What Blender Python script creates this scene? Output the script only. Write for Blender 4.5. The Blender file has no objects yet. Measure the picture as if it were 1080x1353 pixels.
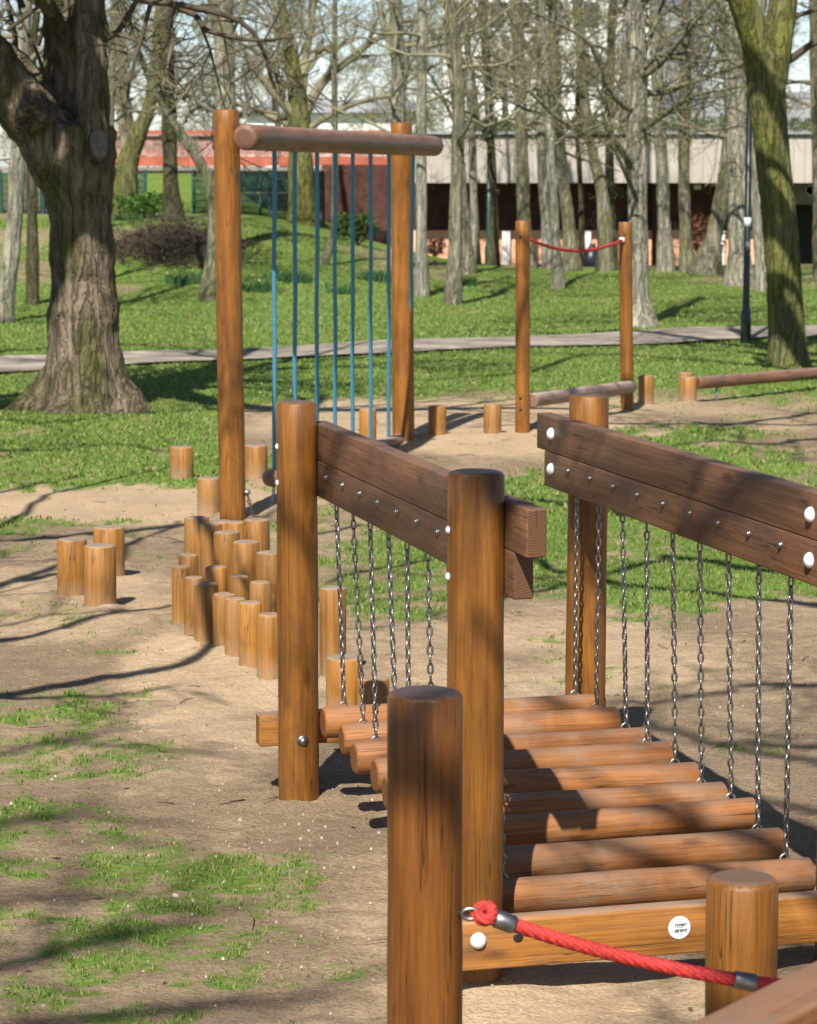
import bpy, math, random
import numpy as np
from mathutils import Vector, Matrix
R = math.radians
scene = bpy.context.scene
col = scene.collection
# ------------------------------------------------------------------ camera model (photo is 1080 x 1353)
F, HOR, H, CX, CY = 3490.0, 220.0, 2.0, 540.0, 676.5
PITCH = math.atan((CY - HOR) / F)
cp, sp = math.cos(PITCH), math.sin(PITCH)
def ray(px, py):
    a, b = (px - CX) / F, (CY - py) / F
    return Vector((a, cp + b * sp, -sp + b * cp))
def P(px, py, Y):
    d = ray(px, py)
    return Vector((0, 0, H)) + d * (Y / d.y)
def S(t):
    t = np.clip(t, 0, 1)
    return t * t * (3 - 2 * t)
def bank(x, y):
    return 1.0 * S((y - 36) / 13) * S((2.2 - x) / 6) - 0.9 * S((y - 54.5) / 4.5) * S((x + 2) / 3) + 0.85 * S((y - 56.8) / 4) * S((-x - 3.2) / 1.5)
def gh(x, y):
    bumps = 0.02 * np.sin(x * 1.3 + 0.7) * np.sin(y * 0.9 + 0.4) * S((y - 10) / 6)
    mound = 0.05 * np.exp(-((x + 0.9) ** 2 + (y - 11.0) ** 2) / 0.8) + 0.10 * np.exp(-((x - 1.2) ** 2 / 5 + (y - 19.5) ** 2 / 3))
    return bank(x, y) + bumps + mound
def G(px, py):
    d = ray(px, py)
    y = 3.5
    while y < 53.8:
        p = Vector((0, 0, H)) + d * (y / d.y)
        if p.z <= float(gh(p.x, p.y)):
            return Vector((p.x, p.y, float(gh(p.x, p.y))))
        y += 0.01 if y < 25 else 0.05
    return Vector((p.x, p.y, float(gh(p.x, p.y))))
def proj(x, y, z):
    vx, vy, vz = x, y, z - H
    dep = vy * cp - vz * sp
    u = vy * sp + vz * cp
    return CX + F * vx / dep, CY - F * u / dep
# ------------------------------------------------------------------ objects
def tag(o, label=None, cat=None, group=None, kind=None):
    if label: o['label'] = label
    if cat: o['category'] = cat
    if group: o['group'] = group
    if kind: o['kind'] = kind
    return o
def empty(name, loc, label, cat, group=None):
    o = bpy.data.objects.new(name, None)
    o.empty_display_size = 0.2
    col.objects.link(o); o.location = loc
    return tag(o, label, cat, group)
def link(name, me, mat, parent=None, M=None):
    o = bpy.data.objects.new(name, me)
    col.objects.link(o)
    if mat is not None and not me.materials: me.materials.append(mat)
    M = M or Matrix.Identity(4)
    if parent is not None:
        o.parent = parent
        W = Matrix.Identity(4); q = parent
        while q is not None:
            W = q.matrix_basis @ W
            q = q.parent
        o.matrix_basis = W.inverted() @ M
    else:
        o.matrix_basis = M
    return o
class MB:
    def __init__(s): s.v = []; s.f = []; s.sm = []
    def add(s, vs, fs, smooth=True):
        n = len(s.v); s.v.extend(vs)
        s.f.extend([tuple(i + n for i in f) for f in fs]); s.sm.extend([smooth] * len(fs))
    def mesh(s, name):
        me = bpy.data.meshes.new(name)
        me.from_pydata([tuple(v) for v in s.v], [], s.f)
        me.polygons.foreach_set('use_smooth', s.sm)
        me.update()
        return me
    def build(s, name, mat, parent=None, M=None):
        return link(name, s.mesh(name), mat, parent, M)
    def tube(s, pts, rad, sides=8, cap=True):
        n = len(pts); pts = [Vector(p) for p in pts]
        if n < 2: return
        base = len(s.v)
        d0 = (pts[1] - pts[0]).normalized()
        ref = Vector((0, 0, 1)) if abs(d0.z) < .9 else Vector((1, 0, 0))
        x = d0.cross(ref).normalized()
        for i in range(n):
            d = (pts[min(i + 1, n - 1)] - pts[max(i - 1, 0)])
            if d.length < 1e-9: d = d0
            d = d.normalized()
            x = x - d * x.dot(d)
            if x.length < 1e-6: x = d.orthogonal()
            x = x.normalized(); y = d.cross(x)
            r = rad[i]
            for k in range(sides):
                a = 2 * math.pi * k / sides
                s.v.append(pts[i] + x * (math.cos(a) * r) + y * (math.sin(a) * r))
        for i in range(n - 1):
            for k in range(sides):
                a = base + i * sides + k; b = base + i * sides + (k + 1) % sides
                s.f.append((a, b, b + sides, a + sides)); s.sm.append(True)
        if cap:
            s.f.append(tuple(base + k for k in reversed(range(sides)))); s.sm.append(False)
            s.f.append(tuple(base + (n - 1) * sides + k for k in range(sides))); s.sm.append(False)
    def lathe(s, prof, seg=28, sx=1, sy=1, wob=0, rng=None, close=True):
        """profile list of (r, z) revolved about local Z"""
        base = len(s.v); n = len(prof)
        ph = [(rng.uniform(0, 6.28), rng.uniform(0, 6.28)) for _ in range(3)] if rng else [(0, 0)] * 3
        for (r, z) in prof:
            for k in range(seg):
                a = 2 * math.pi * k / seg
                w = 1 + wob * (math.sin(2 * a + ph[0][0] + z * .8) + .6 * math.sin(3 * a + ph[1][0] - z * 1.3) + .4 * math.sin(5 * a + ph[2][0] + 3 * z))
                s.v.append(Vector((r * math.cos(a) * sx * w, r * math.sin(a) * sy * w, z)))
        for i in range(n - 1):
            for k in range(seg):
                a = base + i * seg + k; b = base + i * seg + (k + 1) % seg
                s.f.append((a, b, b + seg, a + seg)); s.sm.append(True)
        if close:
            s.f.append(tuple(base + k for k in reversed(range(seg)))); s.sm.append(False)
            s.f.append(tuple(base + (n - 1) * seg + k for k in range(seg))); s.sm.append(False)
    def box(s, x0, x1, y0, y1, z0, z1, bev=0.0, nz=1):
        if bev <= 0:
            vs = [(x, y, z) for z in (z0, z1) for (x, y) in ((x0, y0), (x1, y0), (x1, y1), (x0, y1))]
            s.add([Vector(v) for v in vs], [(3, 2, 1, 0), (4, 5, 6, 7), (0, 1, 5, 4), (1, 2, 6, 5), (2, 3, 7, 6), (3, 0, 4, 7)], False)
            return
        # rounded-edge prism along z
        ring = []
        for (cx_, cy_, a0) in ((x1 - bev, y1 - bev, 0), (x0 + bev, y1 - bev, 90), (x0 + bev, y0 + bev, 180), (x1 - bev, y0 + bev, 270)):
            for k in range(4):
                a = R(a0 + 30 * k)
                ring.append((cx_, cy_, math.cos(a), math.sin(a)))
        m = len(ring); base = len(s.v)
        lev = [(z0, 0), (z0 + bev, 1)] + [(z0 + bev + (z1 - z0 - 2 * bev) * i / nz, 1) for i in range(1, nz)] + [(z1 - bev, 1), (z1, 0)]
        for (z, full) in lev:
            rr = bev if full else bev * .3
            for (a, b, c, d) in ring: s.v.append(Vector((a + c * rr, b + d * rr, z)))
        for i in range(len(lev) - 1):
            for k in range(m):
                a = base + i * m + k; b = base + i * m + (k + 1) % m
                s.f.append((a, b, b + m, a + m)); s.sm.append(True)
        s.f.append(tuple(base + k for k in reversed(range(m)))); s.sm.append(False)
        s.f.append(tuple(base + (len(lev) - 1) * m + k for k in range(m))); s.sm.append(False)
def align(p0, p1, up=(0, 0, 1)):
    """matrix whose local Z runs p0 -> p1, local X as horizontal/`up`-perp as possible"""
    p0, p1 = Vector(p0), Vector(p1)
    z = (p1 - p0).normalized(); up = Vector(up)
    if abs(z.dot(up)) > .98: up = Vector((0, 1, 0))
    x = up.cross(z).normalized(); y = z.cross(x)
    M = Matrix((x, y, z)).transposed().to_4x4(); M.translation = p0
    return M
# ------------------------------------------------------------------ materials
def new_mat(name):
    m = bpy.data.materials.new(name); m.use_nodes = True
    nt = m.node_tree; nt.nodes.clear()
    out = nt.nodes.new('ShaderNodeOutputMaterial'); b = nt.nodes.new('ShaderNodeBsdfPrincipled')
    nt.links.new(b.outputs[0], out.inputs[0])
    return m, nt, b
def N(nt, t, **kw):
    n = nt.nodes.new(t)
    for k, v in kw.items(): setattr(n, k, v)
    return n
def noise(nt, vec, scale, detail=4, rough=.55, dist=0):
    n = N(nt, 'ShaderNodeTexNoise'); n.inputs['Scale'].default_value = scale
    n.inputs['Detail'].default_value = detail; n.inputs['Roughness'].default_value = rough
    n.inputs['Distortion'].default_value = dist
    if vec is not None: nt.links.new(vec, n.inputs['Vector'])
    return n.outputs['Fac']
def ramp(nt, fac, stops):
    n = N(nt, 'ShaderNodeValToRGB'); e = n.color_ramp.elements
    while len(e) < len(stops): e.new(.5)
    for i, (p, c) in enumerate(stops):
        e[i].position = p; e[i].color = (*c, 1) if len(c) == 3 else c
    nt.links.new(fac, n.inputs[0]); return n.outputs[0]
def g(v): return (v, v, v)
def mix(nt, fac, a, b, mode='MIX'):
    n = N(nt, 'ShaderNodeMix', data_type='RGBA', blend_type=mode)
    for s, v in ((0, fac), (6, a), (7, b)):
        if isinstance(v, (int, float)): n.inputs[s].default_value = v
        elif isinstance(v, tuple): n.inputs[s].default_value = (*v, 1)
        else: nt.links.new(v, n.inputs[s])
    return n.outputs[2]
def mathn(nt, op, a, b=0.0, c=None):
    n = N(nt, 'ShaderNodeMath', operation=op)
    for i, v in enumerate((a, b) + ((c,) if c is not None else ())):
        if isinstance(v, (int, float)): n.inputs[i].default_value = v
        else: nt.links.new(v, n.inputs[i])
    return n.outputs[0]
def vmul(nt, vec, s):
    n = N(nt, 'ShaderNodeVectorMath', operation='MULTIPLY'); nt.links.new(vec, n.inputs[0]); n.inputs[1].default_value = s
    return n.outputs[0]
def vadd(nt, vec, v2):
    n = N(nt, 'ShaderNodeVectorMath', operation='ADD'); nt.links.new(vec, n.inputs[0]); nt.links.new(v2, n.inputs[1])
    return n.outputs[0]
def bump(nt, b, h, strength=.3, dist=.01):
    n = N(nt, 'ShaderNodeBump'); n.inputs['Strength'].default_value = strength; n.inputs['Distance'].default_value = dist
    nt.links.new(h, n.inputs['Height']); nt.links.new(n.outputs[0], b.inputs['Normal'])
def wood(name, dark, mid, light, top, topamt=.85, weather=(.16, .12, .09), wamt=.35, rough=.5, wscale=3.0, streak=.8, foot=0.0):
    """stained timber: grain along local Z, knots, worn patches, dusty upward faces"""
    m, nt, b = new_mat(name)
    tc = N(nt, 'ShaderNodeTexCoord'); oi = N(nt, 'ShaderNodeObjectInfo')
    rnd = N(nt, 'ShaderNodeCombineXYZ')
    r7 = mathn(nt, 'MULTIPLY', oi.outputs['Random'], 37.0)
    for i in range(3): nt.links.new(r7, rnd.inputs[i])
    co = vadd(nt, tc.outputs['Object'], rnd.outputs[0])
    fine = noise(nt, vmul(nt, co, (150, 150, 3.6)), 1, 6, .7)
    broad = noise(nt, vmul(nt, co, (30, 30, 1.7)), 1, 6, .68, .35)
    c = ramp(nt, broad, [(.16, dark), (.46, mid), (.86, light)])
    fg = ramp(nt, fine, [(.30, g(.40)), (.50, g(.94)), (.70, g(1.18))])
    c = mix(nt, streak, c, fg, 'MULTIPLY')
    bl = noise(nt, vmul(nt, co, (8, 8, 3.2)), 1, 6, .66, .6)
    c = mix(nt, .8, c, ramp(nt, bl, [(.26, g(.52)), (.46, g(.97)), (.76, g(1.14))]), 'MULTIPLY')
    # long drying checks
    chn = noise(nt, vmul(nt, co, (24, 24, .8)), 1, 3, .55)
    chm = ramp(nt, noise(nt, vmul(nt, co, (5, 5, 1.6)), 1, 3), [(.47, g(0)), (.54, g(1))])
    cm = mathn(nt, 'MULTIPLY', ramp(nt, mathn(nt, 'ABSOLUTE', mathn(nt, 'SUBTRACT', chn, .5)), [(.002, g(1)), (.007, g(0))]), chm)
    c = mix(nt, mathn(nt, 'MULTIPLY', cm, .8), c, (dark[0] * .22, dark[1] * .22, dark[2] * .3))
    # knots
    vo = N(nt, 'ShaderNodeTexVoronoi'); vo.inputs['Scale'].default_value = 1
    nt.links.new(vmul(nt, co, (9, 9, 3.4)), vo.inputs['Vector'])
    kn = ramp(nt, vo.outputs['Distance'], [(.07, g(1)), (.17, g(0))])
    c = mix(nt, mathn(nt, 'MULTIPLY', kn, .6), c, (dark[0] * .4, dark[1] * .35, dark[2] * .35))
    # weathered / dirty patches
    wn = noise(nt, vmul(nt, co, (wscale, wscale, wscale * .55)), 1, 6, .68)
    wf = ramp(nt, wn, [(.5, g(0)), (.68, g(1))])
    c = mix(nt, mathn(nt, 'MULTIPLY', wf, wamt), c, weather)
    # per piece tint
    hs = N(nt, 'ShaderNodeHueSaturation')
    nt.links.new(c, hs.inputs['Color'])
    nt.links.new(mathn(nt, 'MULTIPLY_ADD', oi.outputs['Random'], .45, .80), hs.inputs['Value'])
    c = hs.outputs[0]
    # end grain: rings and radial splits on sawn ends
    sxy = N(nt, 'ShaderNodeSeparateXYZ'); nt.links.new(tc.outputs['Object'], sxy.inputs[0])
    rad = mathn(nt, 'SQRT', mathn(nt, 'ADD', mathn(nt, 'POWER', mathn(nt, 'ADD', sxy.outputs[0], .008), 2.0), mathn(nt, 'POWER', mathn(nt, 'ADD', sxy.outputs[1], -.006), 2.0)))
    wob_ = noise(nt, vmul(nt, co, (22, 22, 0.01)), 1, 3)
    ring = mathn(nt, 'SINE', mathn(nt, 'ADD', mathn(nt, 'MULTIPLY', rad, 950.0), mathn(nt, 'MULTIPLY', wob_, 9.0)))
    ang = mathn(nt, 'ARCTAN2', sxy.outputs[1], sxy.outputs[0])
    cv = N(nt, 'ShaderNodeCombineXYZ'); nt.links.new(mathn(nt, 'MULTIPLY', ang, 2.2), cv.inputs[0]); nt.links.new(r7, cv.inputs[1])
    spl = ramp(nt, noise(nt, cv.outputs[0], 1.6, 2), [(.30, g(1)), (.345, g(0))])
    endc = mix(nt, ramp(nt, ring, [(.1, g(0)), (.9, g(1))]), tuple(x * .8 for x in mid), tuple(x * .42 for x in mid))
    endc = mix(nt, mathn(nt, 'MULTIPLY', spl, .85), endc, tuple(x * .25 for x in dark))
    sno = N(nt, 'ShaderNodeSeparateXYZ'); nt.links.new(tc.outputs['Normal'], sno.inputs[0])
    ef = ramp(nt, mathn(nt, 'ABSOLUTE', sno.outputs[2]), [(.90, g(0)), (.97, g(1))])
    c = mix(nt, ef, c, endc)
    # dust on faces that look up
    ge = N(nt, 'ShaderNodeNewGeometry'); sx = N(nt, 'ShaderNodeSeparateXYZ')
    nt.links.new(ge.outputs['True Normal'], sx.inputs[0])
    tn = noise(nt, vmul(nt, co, (16, 16, 16)), 1, 4, .6)
    up = mathn(nt, 'ADD', sx.outputs[2], mathn(nt, 'MULTIPLY', mathn(nt, 'SUBTRACT', tn, .5), .5))
    uf = ramp(nt, up, [(.62, g(0)), (.92, g(1))])
    c = mix(nt, mathn(nt, 'MULTIPLY', mathn(nt, 'MULTIPLY', uf, topamt), ramp(nt, tn, [(.35, g(.55)), (.65, g(1))])), c, top)
    if foot:
        po = N(nt, 'ShaderNodeSeparateXYZ'); nt.links.new(ge.outputs['Position'], po.inputs[0])
        fz = mathn(nt, 'ADD', po.outputs[2], mathn(nt, 'MULTIPLY', mathn(nt, 'SUBTRACT', tn, .5), .16))
        ff = ramp(nt, fz, [(.0, g(1)), (foot, g(0))])
        c = mix(nt, mathn(nt, 'MULTIPLY', ff, .6), c, (.33, .25, .17))
    nt.links.new(c, b.inputs['Base Color'])
    b.inputs['Roughness'].default_value = rough; b.inputs['Specular IOR Level'].default_value = .35
    bump(nt, b, mathn(nt, 'ADD', fine, mathn(nt, 'MULTIPLY', cm, -1.5)), .35, .004)
    return m
def plain(name, c, rough=.6, metal=0, var=.25, scale=8, spec=.5, bmp=0, c2=None):
    m, nt, b = new_mat(name)
    tc = N(nt, 'ShaderNodeTexCoord')
    n = noise(nt, tc.outputs['Object'], scale, 5, .6)
    lo = c2 or tuple(x * (1 - var) for x in c); hi = tuple(min(1, x * (1 + var * .6)) for x in c)
    nt.links.new(ramp(nt, n, [(.32, lo), (.68, hi)]), b.inputs['Base Color'])
    b.inputs['Roughness'].default_value = rough; b.inputs['Metallic'].default_value = metal
    b.inputs['Specular IOR Level'].default_value = spec
    if bmp: bump(nt, b, n, bmp, .01)
    return m
def bark(name, base, dark, moss, mossamt, lo=.42, hi=.62, scale=1.0):
    m, nt, b = new_mat(name)
    tc = N(nt, 'ShaderNodeTexCoord'); oi = N(nt, 'ShaderNodeObjectInfo'); co = tc.outputs['Object']
    f = noise(nt, vmul(nt, co, (22 * scale, 22 * scale, 5 * scale)), 1, 6, .65, .4)
    br = noise(nt, vmul(nt, co, (5, 5, 1.3)), 1, 5, .6)
    c = ramp(nt, f, [(.3, dark), (.55, base), (.75, tuple(min(1, x * 1.35) for x in base))])
    c = mix(nt, .6, c, ramp(nt, br, [(.3, g(.6)), (.7, g(1.2))]), 'MULTIPLY')
    mo = noise(nt, vmul(nt, co, (3.2, 3.2, 1.2)), 1, 6, .65)
    mf = ramp(nt, mo, [(lo, g(0)), (hi, g(1))])
    mc = mix(nt, noise(nt, vmul(nt, co, (30, 30, 30)), 1, 3), tuple(x * .55 for x in moss), tuple(x * 1.4 for x in moss))
    c = mix(nt, mathn(nt, 'MULTIPLY', mf, mossamt), c, mc)
    fq = noise(nt, vmul(nt, co, (11 * scale, 11 * scale, 1.5 * scale)), 1, 4, .6, .5)
    c = mix(nt, .75, c, ramp(nt, mathn(nt, 'ABSOLUTE', mathn(nt, 'SUBTRACT', fq, .5)), [(0, g(.38)), (.05, g(1))]), 'MULTIPLY')
    nt.links.new(c, b.inputs['Base Color']); b.inputs['Roughness'].default_value = .9
    b.inputs['Specular IOR Level'].default_value = .15
    fu = noise(nt, vmul(nt, co, (11 * scale, 11 * scale, 1.5 * scale)), 1, 4, .6, .5)
    fr2 = ramp(nt, mathn(nt, 'ABSOLUTE', mathn(nt, 'SUBTRACT', fu, .5)), [(0, g(0)), (.09, g(1))])
    bump(nt, b, mathn(nt, 'ADD', mathn(nt, 'MULTIPLY', fr2, .5), f), 1.0, .05 / scale)
    return m
def leafmat(name, c1, c2, trans=.25):
    m, nt, b = new_mat(name)
    ge = N(nt, 'ShaderNodeNewGeometry')
    nt.links.new(ramp(nt, ge.outputs['Random Per Island'], [(0, c1), (1, c2)]), b.inputs['Base Color'])
    b.inputs['Roughness'].default_value = .6; b.inputs['Specular IOR Level'].default_value = .25
    out = nt.nodes['Material Output'] if 'Material Output' in nt.nodes else [n for n in nt.nodes if n.type == 'OUTPUT_MATERIAL'][0]
    tr = N(nt, 'ShaderNodeBsdfTranslucent'); ms = N(nt, 'ShaderNodeMixShader'); ms.inputs[0].default_value = trans
    nt.links.new(ramp(nt, ge.outputs['Random Per Island'], [(0, c1), (1, c2)]), tr.inputs[0])
    nt.links.new(b.outputs[0], ms.inputs[1]); nt.links.new(tr.outputs[0], ms.inputs[2]); nt.links.new(ms.outputs[0], out.inputs[0])
    return m
M_post = wood('honey_stained_post', (.068, .025, .005), (.188, .073, .012), (.29, .127, .026), (.13, .09, .07), wamt=.6, weather=(.06, .026, .010), rough=.42)
M_stump = wood('honey_stained_stump', (.10, .040, .008), (.255, .113, .022), (.38, .185, .046), (.34, .27, .21), wamt=.45, weather=(.20, .13, .07), foot=.14)
M_front = wood('brown_stained_bollard', (.042, .015, .003), (.120, .043, .008), (.215, .084, .016), (.075, .055, .05), wamt=.55, weather=(.055, .024, .010), rough=.42)
M_plank = wood('dark_brown_rail', (.07, .032, .015), (.16, .075, .035), (.26, .13, .062), (.17, .11, .075), topamt=.6, wamt=.7, weather=(.055, .042, .034), wscale=4.5, rough=.55)
M_beam = wood('amber_beam', (.13, .048, .010), (.27, .108, .020), (.37, .165, .042), (.30, .22, .17), wamt=.25, weather=(.2, .12, .07))
M_log = wood('worn_deck_log', (.11, .040, .012), (.25, .094, .025), (.36, .155, .05), (.22, .15, .11), topamt=.55, wamt=.65, weather=(.25, .175, .12), rough=.6, wscale=5)
M_top = wood('weathered_crossbar', (.10, .05, .03), (.18, .085, .05), (.25, .13, .08), (.27, .20, .16), topamt=.6, wamt=.55, weather=(.12, .09, .075))
M_grey = wood('greyed_log', (.16, .10, .07), (.26, .16, .11), (.34, .23, .17), (.42, .34, .30), topamt=.85, wamt=.6, weather=(.30, .24, .21))
M_steel = plain('galvanised_steel', (.30, .30, .30), .42, 1.0, .35, 60)
M_steeldull = plain('dull_zinc', (.42, .43, .44), .45, 1.0, .3, 60)
M_white = plain('white_plastic_cap', (.78, .79, .80), .35, 0, .06, 20)
M_black = plain('black_plastic', (.015, .015, .015), .4)
M_cyan = plain('light_blue_rope', (.055, .225, .345), .6, 0, .25, 90)
M_red = plain('red_rope', (.48, .03, .024), .7, 0, .5, 160)
M_ink = plain('dark_print', (.02, .02, .025), .5)
# ------------------------------------------------------------------ world, sun, camera
SUN_EL, SUN_AZ = R(46.5), R(13.0)
w = bpy.data.worlds.new('World'); scene.world = w; w.use_nodes = True
nt = w.node_tree; nt.nodes.clear()
sky = N(nt, 'ShaderNodeTexSky', sky_type='NISHITA'); sky.sun_disc = False
sky.sun_elevation = SUN_EL; sky.sun_rotation = math.pi + SUN_AZ
sky.air_density = 1.0; sky.dust_density = .6; sky.ozone_density = 2.5
bg = N(nt, 'ShaderNodeBackground'); bg.inputs[1].default_value = .055
wo = N(nt, 'ShaderNodeOutputWorld')
tcw = N(nt, 'ShaderNodeTexCoord'); szw = N(nt, 'ShaderNodeSeparateXYZ'); nt.links.new(tcw.outputs['Generated'], szw.inputs[0])
hz = ramp(nt, szw.outputs[2], [(.0, (1.75, 1.78, 1.95)), (.10, (1.55, 1.62, 1.85)), (.35, (1, 1, 1))])
nt.links.new(mix(nt, 1.0, sky.outputs[0], hz, 'MULTIPLY'), bg.inputs[0]); nt.links.new(bg.outputs[0], wo.inputs[0])
sl = bpy.data.lights.new('sun', 'SUN'); sl.energy = 5.0; sl.angle = R(.55); sl.color = (1, .94, .84)
so = bpy.data.objects.new('sun', sl); col.objects.link(so)
ld = Vector((math.sin(SUN_AZ) * math.cos(SUN_EL), math.cos(SUN_AZ) * math.cos(SUN_EL), -math.sin(SUN_EL)))
so.rotation_euler = ld.to_track_quat('-Z', 'Y').to_euler(); so.location = (-6, -14, 16)
cd = bpy.data.cameras.new('camera'); co_ = bpy.data.objects.new('camera', cd); col.objects.link(co_)
co_.location = (0, 0, H); co_.rotation_euler = (R(90) - PITCH, 0, 0)
cd.sensor_fit = 'HORIZONTAL'; cd.sensor_width = 36; cd.lens = 36 * F / 1080
cd.clip_start = .1; cd.clip_end = 2000
cd.dof.use_dof = True; cd.dof.focus_distance = 7.6; cd.dof.aperture_fstop = 13
scene.camera = co_
vs = scene.view_settings
vs.view_transform = 'Standard'; vs.look = 'None'; vs.exposure = 0.72; vs.gamma = 1; vs.use_curve_mapping = False
scene.cycles.max_bounces = 5; scene.cycles.diffuse_bounces = 3; scene.cycles.transparent_max_bounces = 4
scene.cycles.use_denoising = True
# ------------------------------------------------------------------ ground cover maps
def vnoise(x, y, seed=0):
    xi, yi = np.floor(x).astype(np.int64), np.floor(y).astype(np.int64)
    fx, fy = x - xi, y - yi
    fx, fy = fx * fx * (3 - 2 * fx), fy * fy * (3 - 2 * fy)
    def h(a, b):
        n = (a * 374761393 + b * 668265263 + seed * 982451653) & 0xffffffff
        n = ((n ^ (n >> 13)) * 1274126177) & 0xffffffff
        return ((n ^ (n >> 16)) & 0xffff) / 65535.0
    return (h(xi, yi) * (1 - fx) + h(xi + 1, yi) * fx) * (1 - fy) + (h(xi, yi + 1) * (1 - fx) + h(xi + 1, yi + 1) * fx) * fy
def fbm(x, y, seed=0, o=4):
    t = 0; a = .5; n = 0
    for i in range(o):
        t = t + a * vnoise(x * 2 ** i, y * 2 ** i, seed + i); n += a; a *= .55
    return t / n
def paint(v, px, py, items):
    for (cx_, cy_, rx, ry, val) in items:
        d = np.sqrt(((px - cx_) / rx) ** 2 + ((py - cy_) / ry) ** 2)
        wgt = 1 - S((d - .7) / .6)
        v = v * (1 - wgt) + val * wgt
    return v
GRASS_PATCHES = [(120, 575, 460, 75, .92), (150, 668, 330, 24, .0), (430, 570, 140, 48, .05), (760, 560, 330, 52, .02), (1120, 560, 260, 42, .06),
    (900, 585, 200, 12, .25), (880, 700, 330, 105, .98), (1300, 700, 260, 110, .9), (540, 775, 130, 95, .72), (470, 650, 90, 40, .3), (880, 885, 420, 62, .10),
    (90, 694, 170, 15, .62), (60, 728, 100, 14, .58), (330, 700, 120, 18, .3), (100, 815, 300, 70, .03),
    (60, 935, 150, 26, .55), (120, 1000, 190, 40, .5), (240, 960, 120, 20, .25), (350, 940, 130, 60, .0), (330, 1070, 180, 40, .16), (40, 1090, 120, 30, .5),
    (200, 1240, 560, 130, .60), (420, 1165, 140, 45, .66), (60, 1190, 70, 24, .25), (430, 1105, 150, 22, .0), (480, 1345, 190, 40, .12), (230, 1215, 80, 9, .32), (400, 1255, 90, 9, .32), (300, 1320, 120, 16, .3), (880, 1150, 420, 260, .02)]
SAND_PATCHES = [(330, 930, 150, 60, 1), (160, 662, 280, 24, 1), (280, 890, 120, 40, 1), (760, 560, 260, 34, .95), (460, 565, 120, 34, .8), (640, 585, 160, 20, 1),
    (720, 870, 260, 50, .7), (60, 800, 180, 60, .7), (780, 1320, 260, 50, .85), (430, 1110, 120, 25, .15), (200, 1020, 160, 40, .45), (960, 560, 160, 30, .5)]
def ground_maps(x, y):
    px, py = proj(x, y, np.zeros_like(x))
    px = np.where(y > 3.0, px, 540 + x * 800); py = np.where(y > 3.0, py, 2500.0)
    v = S((560 - py) / 40) * 1.0 + (1 - S((560 - py) / 40)) * .12
    v = paint(v, px, py, GRASS_PATCHES)
    n1 = fbm(x * 1.7, y * 1.1, 3, 5) - .5; n2 = fbm(x * 7, y * 5, 11, 4) - .5
    n3 = fbm(x * 26, y * 20, 17, 3) - .5
    k_ = S((12 - y) / 3)
    c = S((v + (1.15 - .35 * k_) * n1 + 1.1 * n2 + (.7 + .5 * k_) * n3 - .16 + .02 * k_) / (.78 + .15 * k_))
    far = S((y - 21) / 3)
    c = c * (1 - far) + np.clip(c + .45, 0, 1) * far
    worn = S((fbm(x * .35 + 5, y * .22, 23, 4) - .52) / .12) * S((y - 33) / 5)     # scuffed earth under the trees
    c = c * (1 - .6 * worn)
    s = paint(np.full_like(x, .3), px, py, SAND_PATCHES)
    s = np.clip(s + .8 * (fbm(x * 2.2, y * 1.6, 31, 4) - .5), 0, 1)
    return c, s
def grid_mesh(name, xs, ys, hf, maps=True, dz=0):
    X, Y = np.meshgrid(xs, ys); Z = hf(X, Y) + dz
    nx, ny = len(xs), len(ys)
    v = np.stack([X, Y, Z], -1).reshape(-1, 3)
    i = np.arange(nx * ny).reshape(ny, nx)
    q = np.stack([i[:-1, :-1], i[:-1, 1:], i[1:, 1:], i[1:, :-1]], -1).reshape(-1, 4)
    me = bpy.data.meshes.new(name)
    me.vertices.add(len(v)); me.vertices.foreach_set('co', v.ravel().astype(np.float32))
    me.loops.add(q.size); me.loops.foreach_set('vertex_index', q.ravel().astype(np.int32))
    me.polygons.add(len(q)); me.polygons.foreach_set('loop_start', np.arange(0, q.size, 4, dtype=np.int32))
    me.polygons.foreach_set('use_smooth', np.ones(len(q), dtype=bool))
    me.update(calc_edges=True)
    if maps:
        c, s = ground_maps(v[:, 0], v[:, 1])
        for nm, a in (('cover', c), ('sand', s)):
            at = me.attributes.new(nm, 'FLOAT', 'POINT'); at.data.foreach_set('value', a.astype(np.float32))
    return me
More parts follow.
